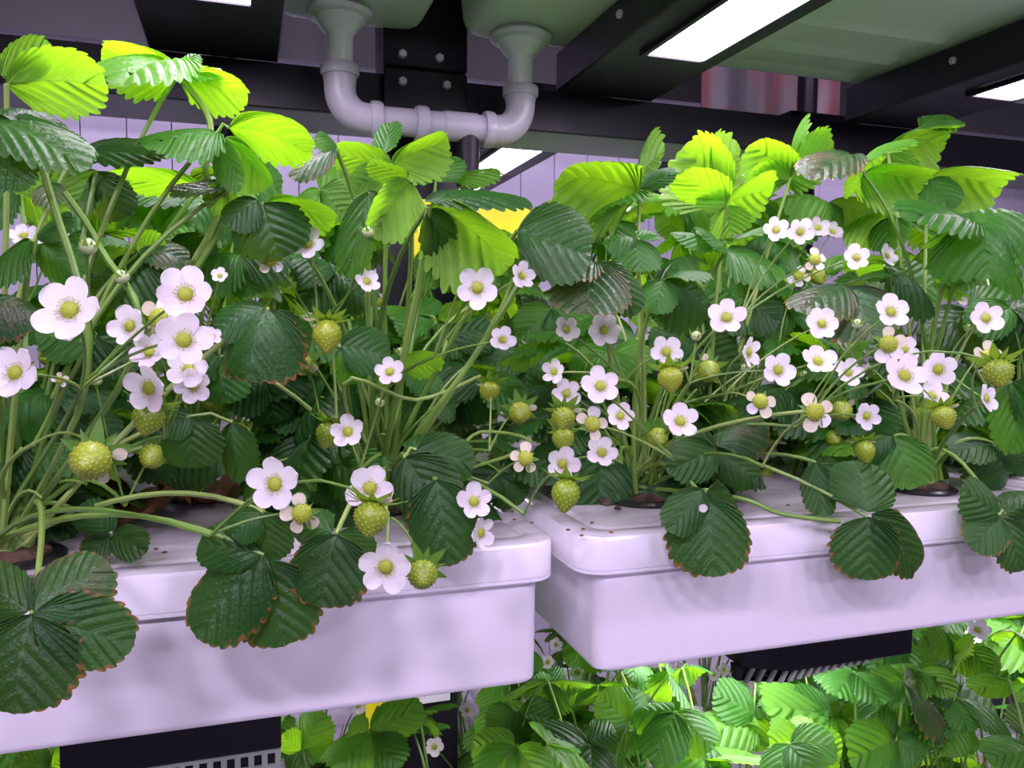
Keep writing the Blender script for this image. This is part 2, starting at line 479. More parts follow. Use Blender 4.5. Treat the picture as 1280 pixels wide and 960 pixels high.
T = [(-.255, .219, .550, 1.01, 'left front white trough', 'left front trough'), (.238, .745, .550, 1.01, 'right front white trough', 'right front trough'),
     (.765, 1.24, .550, 1.01, 'white trough past the right edge beside the right front trough', 'trough past the right edge'),
     (-.75, -.275, .550, 1.01, 'white trough past the left edge beside the left front trough', 'trough past the left edge'),
     (-.255, .16, 1.13, 1.75, 'white trough of the rear row at left behind the post', 'rear left trough'),
     (.27, .718, 1.13, 1.75, 'white trough of the rear row right of the post', 'rear middle trough'),
     (.738, 1.22, 1.13, 1.75, 'white trough of the rear row at far right', 'rear right trough')]
for (a, b, c, d, lab, short) in T:
    trough('planting_trough', a, b, c, d, ZL, lab+(' with a lilac sheen' if c < 1 else ''))
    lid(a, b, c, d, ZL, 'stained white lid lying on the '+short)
ZLL = Z(-.775)
for (a, b, c, d, lab) in ((-.02, .44, .62, 1.01, 'lower tier front left'), (.46, .93, .62, 1.01, 'lower tier front middle'), (.95, 1.42, .62, 1.01, 'lower tier front right'),
                          (-.02, .44, 1.13, 1.75, 'lower tier rear left'), (.46, .93, 1.13, 1.75, 'lower tier rear middle'), (.95, 1.42, 1.13, 1.75, 'lower tier rear right')):
    trough('planting_trough', a, b, c, d, ZLL, 'white trough of the '+lab+' under the leaves')
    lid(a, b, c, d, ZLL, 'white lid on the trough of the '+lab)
for (y0, y1, lab) in ((.80, .86, 'front'), (1.40, 1.46, 'rear')):
    bar_thing('shelf_beam', 'black beam carrying the lower tier, %s one' % lab, 'beam', -1.4, 2.6, y0, y1, ZLL-.145, ZLL-.1098)
bar_thing('shelf_beam', 'black beam carrying the rear row of white troughs', 'beam', -1.4, 2.6, 1.40, 1.44, ZL-.145, ZL-.1098)

# upper tier trays
def upper_tray(x0, x1, y0, y1, zb, h, label, ribs, r=.03):
    cx, cy, hx, hy = (x0+x1)/2, (y0+y1)/2, (x1-x0)/2, (y1-y0)/2
    root = empty('upper_trough', (cx, cy, zb), label, 'trough')
    prof = [(.016, 0, r*.7), (.007, .002, r*.9), (.002, .008, r), (0, .016, r), (-.006, h, r), (-.022, h, r), (-.022, h+.03, r)]
    at_root(root, Geo().loft([(cx, cy, hx-i, hy-i, rr, zb+z) for i, z, rr in prof], 6), 'body', M['upper'], True)
    for (a, b, c, d) in ribs:
        g = Geo().loft([((a+b)/2, (c+d)/2, (b-a)/2-.013, (d-c)/2-.013, .002, zb-.007), ((a+b)/2, (c+d)/2, (b-a)/2, (d-c)/2, .014, zb+.0005)], 4)
        at_root(root, g, 'raised_rib', M['upper'], True)
    return root
ZU = Z(.358)
upper_tray(.030, .205, .55, 1.0, ZU-.004, .10, 'narrow white tray overhead with the left drain funnel below it', [])
upper_tray(.250, .430, .55, .985, ZU-.006, .10, 'narrow white tray overhead with the right drain funnel below it', [])
upper_tray(.500, .928, .55, 1.0, ZU, .09, 'wide ribbed white tray overhead between two grow lights',
           [(.54, .83, .950, .980), (.54, .83, .875, .905), (.54, .83, .79, .82), (.838, .872, .60, .980)])
upper_tray(.99, 1.42, .55, 1.0, ZU, .09, 'white tray overhead past the right frame edge', [])
upper_tray(-.48, -.115, .55, 1.0, ZU, .09, 'white tray overhead past the left frame edge', [])
# grey board seen above the beam, and wrapping behind it with red reflections painted into its colour
struct(Geo().box(-1.6, 3.6, 2.0, 2.02, Z(.62), 2.9).obj('trim_1', M['ceiling']))
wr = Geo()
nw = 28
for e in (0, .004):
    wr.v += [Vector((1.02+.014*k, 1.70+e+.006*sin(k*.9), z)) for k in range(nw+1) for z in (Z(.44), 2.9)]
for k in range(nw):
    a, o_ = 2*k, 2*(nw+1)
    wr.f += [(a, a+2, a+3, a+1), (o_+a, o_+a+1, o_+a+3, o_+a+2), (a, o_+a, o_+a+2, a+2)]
tag(wr.obj('wrapping_sheet', M['red'], None, True, origin=(1.2, 1.7, Z(.44))), 'grey wrapping with painted red reflections behind the ribbed overhead tray', 'sheet')

# drain pipe assembly
dp = empty('drain_pipe', (.21, .94, Z(.23)), 'grey drain pipe with white funnels joining two overhead trays', 'pipe')
YP = .94
def collar(c, axis, r0, r1, wd):
    at_root(dp, Geo().lathe(c, [(r0, -wd/2), (r1, -wd/2), (r1+.0012, -wd/4), (r1+.0012, wd/4), (r1, wd/2), (r0, wd/2)], 28, axis), 'collar', M['pvc'], True)
def funnel(x, ztop, zneck):
    pr = [(.0145, zneck), (.0150, ztop-.031), (.0165, ztop-.029), (.0205, ztop-.025), (.0265, ztop-.0175), (.0285, ztop-.0150), (.0290, ztop-.013), (.0360, ztop-.011), (.0370, ztop-.0085), (.0370, ztop-.006), (.0345, ztop-.004), (.030, ztop-.003), (.030, ztop)]
    at_root(dp, Geo().lathe((x, YP, 0), pr, 32), 'funnel', M['white_pvc'], True)
xl, xr, zh = .1035, .3165, Z(.2345)
funnel(xl, ZU-.004, Z(.278))
funnel(xr, ZU-.006, Z(.280))
def elbow(x, sgn, ztop):
    R_ = .030
    pts = [(x, YP, ztop), (x, YP, ztop-.012), (x, YP, zh+R_+.006)]
    for k in range(0, 9):
        a = k/8*pi/2
        pts.append((x+sgn*R_*(1-cos(a)), YP, zh+R_-R_*sin(a)))
    pts.append((x+sgn*(R_+.010), YP, zh))
    at_root(dp, Geo().tube(pts, [.0185, .0185, .0178]+[.0175]*(len(pts)-3), 24), 'elbow', M['pvc'], True)
elbow(xl, 1, Z(.287))
elbow(xr, -1, Z(.284))
collar((xl, YP, Z(.285)), 'z', .015, .0205, .012)
collar((xr, YP, Z(.282)), 'z', .015, .0205, .012)
at_root(dp, Geo().tube([(xl+.036, YP, zh), (xr-.036, YP, zh)], .0158, 24), 'pipe', M['pvc'], True)
collar((xl+.040, YP, zh), 'x', .015, .0198, .013)
collar((xr-.040, YP, zh), 'x', .015, .0198, .012)
collar((.196, YP, zh), 'x', .015, .0192, .014)
at_root(dp, Geo().tube([(.222, YP, zh), (.262, YP, zh)], .0172, 24), 'coupling', M['pvc'], True)
at_root(dp, Geo().lathe((.252, YP, 0), [(.0135, Z(.165)), (.0135, zh-.008)], 20), 'downpipe', M['black'], True)

# yellow sticky traps
def trap(corners, label):
    a, b = corners
    n = Vector((0, .0012, 0))
    vs = [Vector((a.x, .97, a.z)), Vector((b.x, .972, a.z-.004)), Vector((b.x, .975, b.z-.004)), Vector((a.x, .973, b.z))]
    g = Geo().add(vs+[v+n for v in vs], [(0, 3, 2, 1), (4, 5, 6, 7), (0, 1, 5, 4), (1, 2, 6, 5), (2, 3, 7, 6), (3, 0, 4, 7)])
    o = g.obj('sticky_trap', M['yellow'], None, False, origin=vs[3])
    return tag(o, label, 'insect trap')
trap((at(518, 248, .97), at(668, 336, .97)), 'yellow sticky trap hanging behind the tall leaf in front of the post')
trap((at(457, 872, .97), at(500, 985, .97)), 'small yellow sticky trap below the left trough near the post')

# ------------------------------------------------------------------ plant meshes
def leaflet_mesh(name, m, fold, arch, cup, droop, seed, teeth=9, K=5):
    rnd = random.Random(seed)
    vs, uv, fs = [], [], []
    rows = []
    th0 = .85
    nt_ = teeth*4
    for i in range(4+nt_+1):
        if i < 4: rows.append((th0*(i+.35)/4, 0.5, 0.0, -1))
        else:
            k = (i-4)/nt_
            f = ((i-4) % 4)/4.0
            tip = (0, .72, 1.0, .84)[(i-4) % 4]
            rows.append((th0+(pi-th0)*k, f, tip, (i-4)//4))
    ph = rnd.random()*6
    for side in (1, -1):
        base = len(vs)
        for (th, f, tip, ti) in rows:
            def out(a):
                y = .5-.5*cos(a)
                wx = .5*(sin(a)**.80)*(1+.16*(y-.45)) if a < pi else 0
                wx *= min(1, (y+.02)/.11)**.5
                return Vector((wx, y))
            b = out(th)
            t = (out(min(pi, th+.02))-out(th-.02))
            t = t.normalized() if t.length > 1e-6 else Vector((-1, 0))
            nrm = Vector((t.y, -t.x))
            amp = .058*(1+.35*sin(ti*2.3+ph+side))*(.55 if ti == teeth-1 else 1)*(.72 if 'young' not in name and 'mid' not in name else 1)
            b = b + (nrm*.85+t*.55)*amp*tip - nrm*.012*(1 if ti >= 0 else 0)
            y0 = max(0.0, min(.97, b.y-1.10*b.x-.02))
            if th >= pi-1e-6:
                b.x = 0; b.y = 1.02
            for j in range(K+1):
                s = j/K
                x = b.x*s
                y = y0+(b.y-y0)*s - .05*sin(pi*s)*b.x*1.2
                gr = cos(2*pi*f) if ti >= 0 else .3
                z = .020*gr*min(1, s*3.2)*(1-.45*s)
                z += fold*abs(x)
                z -= cup*x*x*2
                z += arch*4*y*(1-y)*.25
                z -= droop*y*y
                z += .022*sin(5.2*y+ph+side*.8)*s
                vs.append((x*side, y, z))
                uv.append(((ti if ti >= 0 else 0)+f, s))
        for i in range(len(rows)-1):
            for j in range(K):
                a, b_, c, d = base+i*(K+1)+j, base+i*(K+1)+j+1, base+(i+1)*(K+1)+j+1, base+(i+1)*(K+1)+j
                fs.append((a, b_, c, d) if side == 1 else (a, d, c, b_))
    # teeth wrap: the tip row of one tooth starts at f = 0 again, so keep the phase continuous there
    uv = [(u, v) for u, v in uv]
    return mesh(name, vs, fs, m, True, uv)
SHAPES = [(.14, .26, .40, 0.0), (.34, .42, .40, 0.0), (.05, .55, .80, 0.0), (.22, .14, .20, 0.0), (.32, .42, .2, .10), (.0, .30, .8, .12)]
LEAF = {k: [leaflet_mesh('leaflet_'+k, M[k], *s, seed=11+i) for i, s in enumerate(SHAPES)] for k in ('dark', 'mid', 'young', 'old', 'bronze')}

def petal_mesh(name, m, cup, wid, seed):
    rnd = random.Random(seed)
    vs, fs = [], []
    nr, ncol = 8, 6
    for i in range(nr+1):
        y = .5-.5*cos(pi*(.06+.94*i/nr))
        q = (y-.56)/.455 if y > .56 else (y-.56)/.62
        hw = wid*.47*math.sqrt(max(0.0, 1-q*q))
        if i == nr: hw = .02
        for j in range(ncol+1):
            u = j/ncol*2-1
            z = cup*y*y*.35 + .10*(u*u)*(y) - .02*sin(4*u+seed)
            yy = y - .03*u*u*(y**3)
            vs.append((u*hw, yy, z))
    for i in range(nr):
        for j in range(ncol):
            a = i*(ncol+1)+j
            fs.append((a, a+1, a+ncol+2, a+ncol+1))
    return mesh(name, vs, fs, m)
PET = [petal_mesh('petal', M['petal'], c, w_, s) for c, w_, s in ((.5, 1.06, 1), (.7, 1.0, 2), (.2, 1.12, 3))]
PETF = [petal_mesh('petal_faded', M['faded'], c, w_, s) for c, w_, s in ((-.4, 1.0, 4), (.2, 1.05, 5))]
PETP = [petal_mesh('petal_pink', M['pink'], .4, 1.0, 6)]

def dome_mesh(name, m, n=10, rings=6, bumps=42, h=.62):
    g = Geo()
    prof = []
    for i in range(rings+1):
        a = i/rings*pi/2
        prof.append((max(.02, cos(a)), h*sin(a)))
    g.lathe((0, 0, 0), prof, n*2)
    for k in range(bumps):
        fz = 1-(k+.5)/bumps
        a = k*2.39996
        r = math.sqrt(max(0, 1-fz*fz))
        p = Vector((r*cos(a), r*sin(a), h*fz))
        s = .11
        g.add([p+Vector((s, 0, 0)), p+Vector((-s, 0, 0)), p+Vector((0, s, 0)), p+Vector((0, -s, 0)), p+Vector((p.x*.13, p.y*.13, s))],
              [(0, 2, 4), (2, 1, 4), (1, 3, 4), (3, 0, 4)])
    return mesh(name, g.v, g.f, m)
CENTRE = dome_mesh('flower_centre', M['centre'])
def stamen_mesh(n=24):
    g = Geo()
    rnd = random.Random(4)
    for k in range(n):
        a = 2*pi*k/n+rnd.uniform(-.08, .08)
        r = 1.20+rnd.uniform(-.1, .28)
        z = .34+rnd.uniform(-.06, .2)
        q = Vector((r*cos(a), r*sin(a), z))
        p = Vector((.9*cos(a), .9*sin(a), .08))
        g.tube([p, q], .028, 3)
        s = .115
        g.add([q+Vector((s, 0, 0)), q+Vector((-s, 0, 0)), q+Vector((0, s, 0)), q+Vector((0, -s, 0)), q+Vector((0, 0, s*.8)), q-Vector((0, 0, s*.8))],
              [(0, 2, 4), (2, 1, 4), (1, 3, 4), (3, 0, 4), (2, 0, 5), (1, 2, 5), (3, 1, 5), (0, 3, 5)])
    return mesh('stamens', g.v, g.f, M['anther'], False)
STAMENS = stamen_mesh()
def calyx_mesh(name, lift, n=10, L=1.0):
    g = Geo()
    for k in range(n):
        a = 2*pi*k/n
        l = L*(1.0 if k % 2 == 0 else .78)
        wd = .20 if k % 2 == 0 else .13
        ca, sa = cos(a), sin(a)
        pts = []
        for (t, hw) in ((.12, wd*.5), (.4, wd), (.72, wd*.62), (1.0, .006)):
            z = lift*(t**2)*l-.03
            for e, dz in ((-hw, .03), (0, 0), (hw, .03)):
                pts.append((ca*t*l-sa*e, sa*t*l+ca*e, z+dz))
        fs = []
        for i in range(3):
            for j in range(2):
                q = i*3+j
                fs.append((q, q+1, q+4, q+3))
        g.add(pts, fs)
    g.lathe((0, 0, 0), [(.05, -.20), (.10, -.12), (.17, -.04), (.12, .0)], 10)
    return mesh(name, g.v, g.f, M['sepal'])
CALYX = calyx_mesh('flower_calyx', -.14)
CALYXB = calyx_mesh('bud_calyx', .85, L=.66)
CALYXF = calyx_mesh('fruit_calyx', -.25)
def fruit_mesh(seed, ln, bumps=110):
    g = Geo()
    n, rings = 20, 14
    def prof(t):      # t 0 base .. 1 tip
        r = .5*(sin(pi*(t*.93+.07))**.72)*(1.10-.30*t)
        return r, t*ln
    pr = [prof(i/rings) for i in range(rings+1)]
    pr = [(.02, -.02)]+pr
    pr[-1] = (.03, ln)
    g.lathe((0, 0, 0), pr, n)
    nb = len(g.v)
    me1 = (list(g.v), list(g.f))
    s_ = Geo()
    for k in range(bumps):
        t = .05+.93*(k+.5)/bumps
        a = k*2.39996
        r, z = prof(t)
        r2, z2 = prof(min(1, t+.02))
        p = Vector((r*cos(a), r*sin(a), z))
        nrm = Vector(((z2-z)*cos(a), (z2-z)*sin(a), -(r2-r)))
        nrm = nrm.normalized() if nrm.length > 1e-6 else Vector((0, 0, 1))
        u = nrm.orthogonal().normalized()
        v = nrm.cross(u)
        w_ = .050
        s_.add([p+u*w_, p+v*w_, p-u*w_, p-v*w_, p+nrm*.040], [(0, 1, 4), (1, 2, 4), (2, 3, 4), (3, 0, 4)])
    return mesh('strawberry', g.v, g.f, M['fruit']), mesh('seeds', s_.v, s_.f, M['seed'])
FRUIT = [fruit_mesh(1, 1.0), fruit_mesh(2, 1.18), fruit_mesh(3, .88)]
def bud_mesh():
    g = Geo()
    g.lathe((0, 0, 0), [(.05, -.1), (.30, 0), (.42, .2), (.40, .42), (.22, .62), (.03, .70)], 10)
    return mesh('bud', g.v, g.f, M['bud'])
BUD = bud_mesh()

# ------------------------------------------------------------------ plants
PLANTS = []
class Plant:
    def __init__(s, x, y, z, label, tier, group=None, h=.20, fill=9, sp=.11):
        s.c = Vector((x, y, z))
        s.root = empty('strawberry_plant', s.c, label, 'strawberry plant', group)
        s.tier, s.h, s.fill, s.sp = tier, h, fill, sp
        g = Geo()
        g.lathe(s.c, [(.016, 0), (.017, .006), (.012, .016), (.004, .022)], 10)
        g.obj('crown', M['stem'], s.root, True, origin=s.c)
        PLANTS.append(s)
def frame(p, ydir, nrm, sx, sy, sz, c):
    y = ydir.normalized()
    z = nrm - y*nrm.dot(y)
    if z.length < 1e-4: z = y.orthogonal()
    z.normalize()
    x = y.cross(z)
    q = p-c
    return Matrix(((x.x*sx, y.x*sy, z.x*sz, q.x), (x.y*sx, y.y*sy, z.y*sz, q.y), (x.z*sx, y.z*sy, z.z*sz, q.z), (0, 0, 0, 1)))
def bez(a, b, c, n=9):
    return [a*((1-t)**2)+b*(2*t*(1-t))+c*(t*t) for t in [i/n for i in range(n+1)]]
def stalk(pl, name, a, ctrl, b, r0, r1, n=9, sides=6):
    pts = bez(a, ctrl, b, n)
    g = Geo().tube(pts, [r0+(r1-r0)*i/n for i in range(n+1)], sides)
    return g.obj(name, M['stem'], pl.root, True, origin=pl.c)
def ctrl_for(a, b):
    m = a*.55+b*.45
    up = max(.02, abs(b.z-a.z)*.35)
    m.z = max(a.z+.055, a.z*.25+b.z*.75) if b.z > a.z else max(a.z, b.z)+.075
    return m
def leaflet(pl, leaf_o, jc, base, tip, width, nrm, m, var=None, rnd=random):
    v = var if var is not None else rnd.randrange(4)
    d = tip-base
    L = d.length
    mw = frame(base, d, nrm, width, L, (width+L)*.5, pl.c)
    return link('leaflet', LEAF[m][v], leaf_o, leaf_o.matrix_local.inverted() @ mw)
def nearest(p, tier, exclude_front=False):
    return min((q for q in PLANTS if q.tier == tier), key=lambda q: (q.c.xy-p.xy).length + (0.25 if q.c.y < p.y-.10 else 0))

TOCAM = -_f
UP = Vector((0, 0, 1))
HINT = {'c': TOCAM+UP*.45, 'u': UP*.85+TOCAM*.55, 'b': UP*.75-TOCAM*.72, 'd': UP*.9-TOCAM*.38, 'f': TOCAM+UP*.1}
def hero_leaf(tier, Y, specs, plant=None):
    """specs: (bx, by, tx, ty, apparent width px, hint, material, dY of the tip, variant)"""
    pts = []
    for s in specs:
        bx, by, tx, ty, wp, h, m = s[:7]
        dy = s[7] if len(s) > 7 else 0
        pts.append((at(bx, by, Y), at(tx, ty, Y+dy), wp, h, m, s[8] if len(s) > 8 else None))
    j = pts[0][0]
    pl = plant or nearest(j, tier)
    a = pl.c+Vector((random.uniform(-.014, .014), random.uniform(-.014, .014), .010))
    lo = stalk(pl, 'leaf', a, ctrl_for(a, j)+Vector((random.uniform(-.03, .03), random.uniform(-.01, .03), 0)), j, .0024, .0015, 10)
    for base, tip, wp, h, m, var in pts:
        nrm = HINT[h].copy()+Vector((random.uniform(-.12, .12), random.uniform(-.12, .12), random.uniform(-.1, .1)))
        d = (tip-base).normalized()
        n2 = (nrm-d*nrm.dot(d)).normalized()
        x = d.cross(n2)
        vdir = ((base+tip)*.5-EYE).normalized()
        dp_ = (d-vdir*d.dot(vdir))
        xp = x-vdir*x.dot(vdir)
        if dp_.length > 1e-4:
            dd = dp_.normalized()
            xp = xp-dd*xp.dot(dd)
        k = max(.5, xp.length)
        L = (tip-base).length
        wd = min(wp*depth((base+tip)*.5)/FOC/k, max(L*1.15, wp*depth(base)/FOC))
        leaflet(pl, lo, j, base, tip, wd, nrm, m, var)
        if (base-j).length > .006:
            g = Geo().tube([j, (j+base)*.5+UP*.004, base], .0012, 5)
            g.obj('petiolule', M['stem'], lo, True, origin=pl.c)
    return lo

def filler_leaf(pl, p, out, size, m, rnd, up_tilt):
    a = pl.c+Vector((rnd.uniform(-.010, .010), rnd.uniform(-.010, .010), .012))
    lo = stalk(pl, 'leaf', a, ctrl_for(a, p)+Vector((rnd.uniform(-.03, .03), rnd.uniform(-.02, .03), 0)), p, .0019, .0013, 7, 5)
    n0 = (UP*up_tilt+out*.55+Vector((rnd.uniform(-.35, .35), rnd.uniform(-.35, .35), 0))).normalized()
    f = (out-n0*out.dot(n0)).normalized()
    sd = f.cross(n0)
    for ang, s in ((0, 1.0), (1.15, .92), (-1.15, .92)):
        ang += rnd.uniform(-.2, .2)
        d = (f*cos(ang)+sd*sin(ang)-n0*rnd.uniform(.05, .35)).normalized()
        L = size*s*rnd.uniform(.92, 1.08)
        leaflet(pl, lo, p, p+d*.002, p+d*L, L*rnd.uniform(.80, .95), n0, m, rnd.randrange(6), rnd)

def jitter_dir(v, amt, rnd=random):
    return (v+Vector((rnd.uniform(-amt, amt), rnd.uniform(-amt, amt), rnd.uniform(-amt, amt)))).normalized()
def orient(p, axis, s, c, spin):
    z = axis.normalized()
    x = z.orthogonal().normalized()
    y = z.cross(x)
    x, y = x*cos(spin)+y*sin(spin), y*cos(spin)-x*sin(spin)
    q = p-c
    return Matrix(((x.x*s, y.x*s, z.x*s, q.x), (x.y*s, y.y*s, z.y*s, q.y), (x.z*s, y.z*s, z.z*s, q.z), (0, 0, 0, 1)))
def rot_petal(ang, lift, r, sc_):
    return Matrix.Rotation(ang, 4, 'Z') @ Matrix.Translation((0, r, .03)) @ Matrix.Rotation(lift, 4, 'X') @ Matrix.Diagonal((sc_, sc_, sc_, 1))
def flower(pl, p, axis, dia, kind='f', rnd=random, stem=True, node=None):
    """dia: diameter over the petals; unit flower has radius 1"""
    s = dia*.5
    o = link('flower', CALYX, pl.root, orient(p, axis, s*.72 if kind != 'o' else s*.8, pl.c, rnd.uniform(0, 6.28)))
    k = 1/.72 if kind != 'o' else 1/.8
    npet = 5
    if kind in ('f', 'p', 's'):
        if rnd.random() < .12: npet = 6
        pset = PETP if kind == 'p' else PET
        for i in range(npet):
            a = 2*pi*i/npet+rnd.uniform(-.09, .09)
            m_ = rot_petal(a, rnd.uniform(.02, .24), .20*k, .80*k*rnd.uniform(.94, 1.06))
            link('petal', rnd.choice(pset), o, m_)
        link('flower_centre', CENTRE, o, Matrix.Translation((0, 0, .05)) @ Matrix.Diagonal((.25*k, .25*k, .25*k, 1)))
        link('stamens', STAMENS, o, Matrix.Translation((0, 0, .05)) @ Matrix.Diagonal((.27*k, .27*k, .27*k, 1)))
    elif kind == 'o':
        for i in rnd.sample(range(5), 4):
            a = 2*pi*i/5+rnd.uniform(-.15, .15)
            m_ = rot_petal(a, rnd.uniform(-.5, .1), .30*k, .68*k*rnd.uniform(.85, 1.05))
            link('petal', rnd.choice(PETF+PET[2:]), o, m_)
        link('flower_centre', CENTRE, o, Matrix.Translation((0, 0, .05)) @ Matrix.Diagonal((.42*k, .42*k, .50*k, 1)))
    if stem: pedicel(pl, p-axis.normalized()*s*.14, axis, node, rnd)
    return o
def pedicel(pl, p, axis, node, rnd):
    a = node if node is not None else pl.c+Vector((rnd.uniform(-.012, .012), rnd.uniform(-.012, .012), .012))
    ln = (p-a).length
    if node is not None:
        c = (a+p)*.5-axis.normalized()*.25*ln+UP*.15*ln
        stalk(pl, 'flower_stalk', a, c, p, .0009, .0007, 6, 5)
    else:
        c = p-axis.normalized()*.22*ln
        c = (c+ctrl_for(a, p))*.5
        stalk(pl, 'flower_stalk', a, c, p, .0017, .0009, 9, 5)
def fruit(pl, p, axis, dia, rnd=random, petals=1, node=None, v=None):
    """p: centre of the fruit"""
    ax = axis.normalized()
    v = rnd.randrange(3) if v is None else v
    b = p-ax*dia*.5
    o = link('strawberry', FRUIT[v][0], pl.root, orient(b, ax, dia, pl.c, rnd.uniform(0, 6)))
    link('seeds', FRUIT[v][1], o, Matrix.Identity(4))
    link('calyx', CALYXF, o, Matrix.Translation((0, 0, .02)) @ Matrix.Diagonal((.98, .98, .98, 1)))
    for i in range(petals):
        a = rnd.uniform(0, 6.28)
        link('withered_petal', PETF[0], o, rot_petal(a, rnd.uniform(-.4, .3), .40, .36))
    pedicel(pl, b, ax, node, rnd)
def bud(pl, p, axis, dia, rnd=random, node=None):
    o = link('flower_bud', BUD, pl.root, orient(p-axis.normalized()*dia*.3, axis, dia, pl.c, 0))
    link('calyx', CALYXB, o, Matrix.Translation((0, 0, .0)) @ Matrix.Diagonal((.95, .95, 1.6, 1)))
    pedicel(pl, p-axis.normalized()*dia*.35, axis, node, rnd)

# crowns: main tier
CR = [
 (-.152, .606, 'strawberry plant at the front left corner with big round brown-edged leaves'),
 (-.045, .800, 'strawberry plant on the left trough among dry brown leaves, tall glaring leaf above'),
 (.105, .690, 'strawberry plant near the right end of the left trough, flowers hanging over its edge'),
 (-.165, .930, 'strawberry plant at the back of the left trough by its left end'),
 (.115, .930, 'strawberry plant at the back of the left trough before the yellow trap'),
 (.342, .655, 'strawberry plant in the black pot at the left end of the right trough'),
 (.630, .625, 'strawberry plant on the right trough behind the dark three-part leaf over its rim'),
 (.350, .900, 'strawberry plant at the back left of the right trough under bright backlit leaves'),
 (.610, .900, 'strawberry plant at the back right of the right trough with white flowers on top'),
 (.480, .760, 'strawberry plant in the middle of the right trough'),
 (.830, .680, 'strawberry plant at the right frame edge with a dark leaf over the trough rim'),
 (.860, .910, 'strawberry plant in the far right corner behind the edge plant'),
 (-.330, .780, 'strawberry plant at the left frame edge, mostly cut off'),
]
for i, (x, y, lab) in enumerate(CR):
    Plant(x, y, ZL, lab, 'main', h=.20, fill=(8, 15, 12, 14, 14, 10, 10, 15, 15, 13, 9, 12, 8)[i], sp=.13)
for (x, y, lab) in ((-.17, 1.25, 'rear row strawberry plant behind the left leaves'), (.02, 1.27, 'rear row strawberry plant seen left of the post'), (.37, 1.25, 'rear row strawberry plant seen right of the yellow trap'),
                    (.60, 1.30, 'rear row strawberry plant in the middle of the right trough view'), (.85, 1.27, 'rear row strawberry plant behind the white flower bunch at upper right'), (1.08, 1.27, 'rear row strawberry plant at far right'),
                    (.10, 1.55, 'farthest strawberry plant left of the post'), (.47, 1.55, 'farthest strawberry plant right of the post'), (.95, 1.55, 'farthest strawberry plant at right')):
    Plant(x, y, ZL, lab, 'rear', h=.32, fill=17, sp=.15)
for (x, y, lab) in ((.06, .74, 'lower tier strawberry plant under the left grow light, bright leaves'), (.18, .74, 'lower tier strawberry plant with a big bright leaf below the left trough'), (.34, .76, 'lower tier strawberry plant in front of the black post'),
                    (.52, .76, 'lower tier strawberry plant under the right grow light with glaring leaves'), (.68, .74, 'lower tier strawberry plant right of the glaring leaves'), (.85, .76, 'lower tier strawberry plant at the lower right corner'),
                    (1.02, .85, 'lower tier strawberry plant past the lower right corner'), (.36, .93, 'lower tier strawberry plant below the gap between the troughs'), (.54, .95, 'lower tier strawberry plant behind the yellow leaf'), (.75, .95, 'lower tier strawberry plant behind the striped louvre'),
                    (.10, 1.25, 'lower tier rear plant left of the post'), (.34, 1.25, 'lower tier rear plant right of the post, white flowers'), (.55, 1.28, 'lower tier rear plant seen in the gap between the troughs'), (.80, 1.28, 'lower tier rear plant below the right trough'), (1.05, 1.28, 'lower tier rear plant at far right'), (1.30, 1.25, 'lower tier rear plant past the right trough end'), (1.20, .95, 'lower tier plant under the right trough end at the frame edge'), (.95, 1.0, 'lower tier plant below the right end of the right trough, behind the corner plant'), (-.13, .75, 'lower tier strawberry plant at the bottom left corner'), (-.13, 1.25, 'lower tier rear plant at far left'), (-.30, 1.22, 'lower tier rear plant past the left frame edge'), (-.27, .95, 'lower tier plant below the left end of the left trough'), (.40, 1.58, 'lower tier farthest plant by the gap'), (.70, 1.58, 'lower tier farthest plant at right')):
    Plant(x, y, ZLL, lab, 'low' if y < 1.1 else 'lowrear', h=.40 if y < 1.1 else .36, fill=15, sp=.13)

exec_heroes = True
# ---- leaves that the photograph singles out
H = hero_leaf
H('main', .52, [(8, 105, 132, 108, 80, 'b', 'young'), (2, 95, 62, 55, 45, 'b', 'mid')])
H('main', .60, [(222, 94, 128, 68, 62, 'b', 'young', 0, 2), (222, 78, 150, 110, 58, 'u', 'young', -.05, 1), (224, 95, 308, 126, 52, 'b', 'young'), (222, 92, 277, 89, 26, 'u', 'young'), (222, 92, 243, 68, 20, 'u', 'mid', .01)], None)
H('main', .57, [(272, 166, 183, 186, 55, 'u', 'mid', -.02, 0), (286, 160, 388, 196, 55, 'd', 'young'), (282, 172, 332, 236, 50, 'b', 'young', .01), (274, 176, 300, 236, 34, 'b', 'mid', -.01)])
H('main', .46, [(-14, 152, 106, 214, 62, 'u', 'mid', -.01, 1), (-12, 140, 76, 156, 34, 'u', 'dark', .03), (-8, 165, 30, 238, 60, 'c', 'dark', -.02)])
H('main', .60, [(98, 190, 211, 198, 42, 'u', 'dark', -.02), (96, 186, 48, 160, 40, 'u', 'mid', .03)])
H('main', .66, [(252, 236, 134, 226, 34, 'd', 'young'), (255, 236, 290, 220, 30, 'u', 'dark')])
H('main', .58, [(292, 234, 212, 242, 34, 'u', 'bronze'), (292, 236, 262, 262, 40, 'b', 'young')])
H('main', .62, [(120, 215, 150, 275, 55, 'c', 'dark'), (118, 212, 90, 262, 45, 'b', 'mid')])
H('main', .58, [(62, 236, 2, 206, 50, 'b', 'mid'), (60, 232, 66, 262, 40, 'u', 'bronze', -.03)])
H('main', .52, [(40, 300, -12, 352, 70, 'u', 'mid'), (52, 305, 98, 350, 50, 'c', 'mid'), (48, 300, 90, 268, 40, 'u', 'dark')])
H('main', .50, [(-20, 375, 50, 400, 60, 'u', 'bronze'), (-20, 380, 20, 430, 50, 'c', 'dark')])
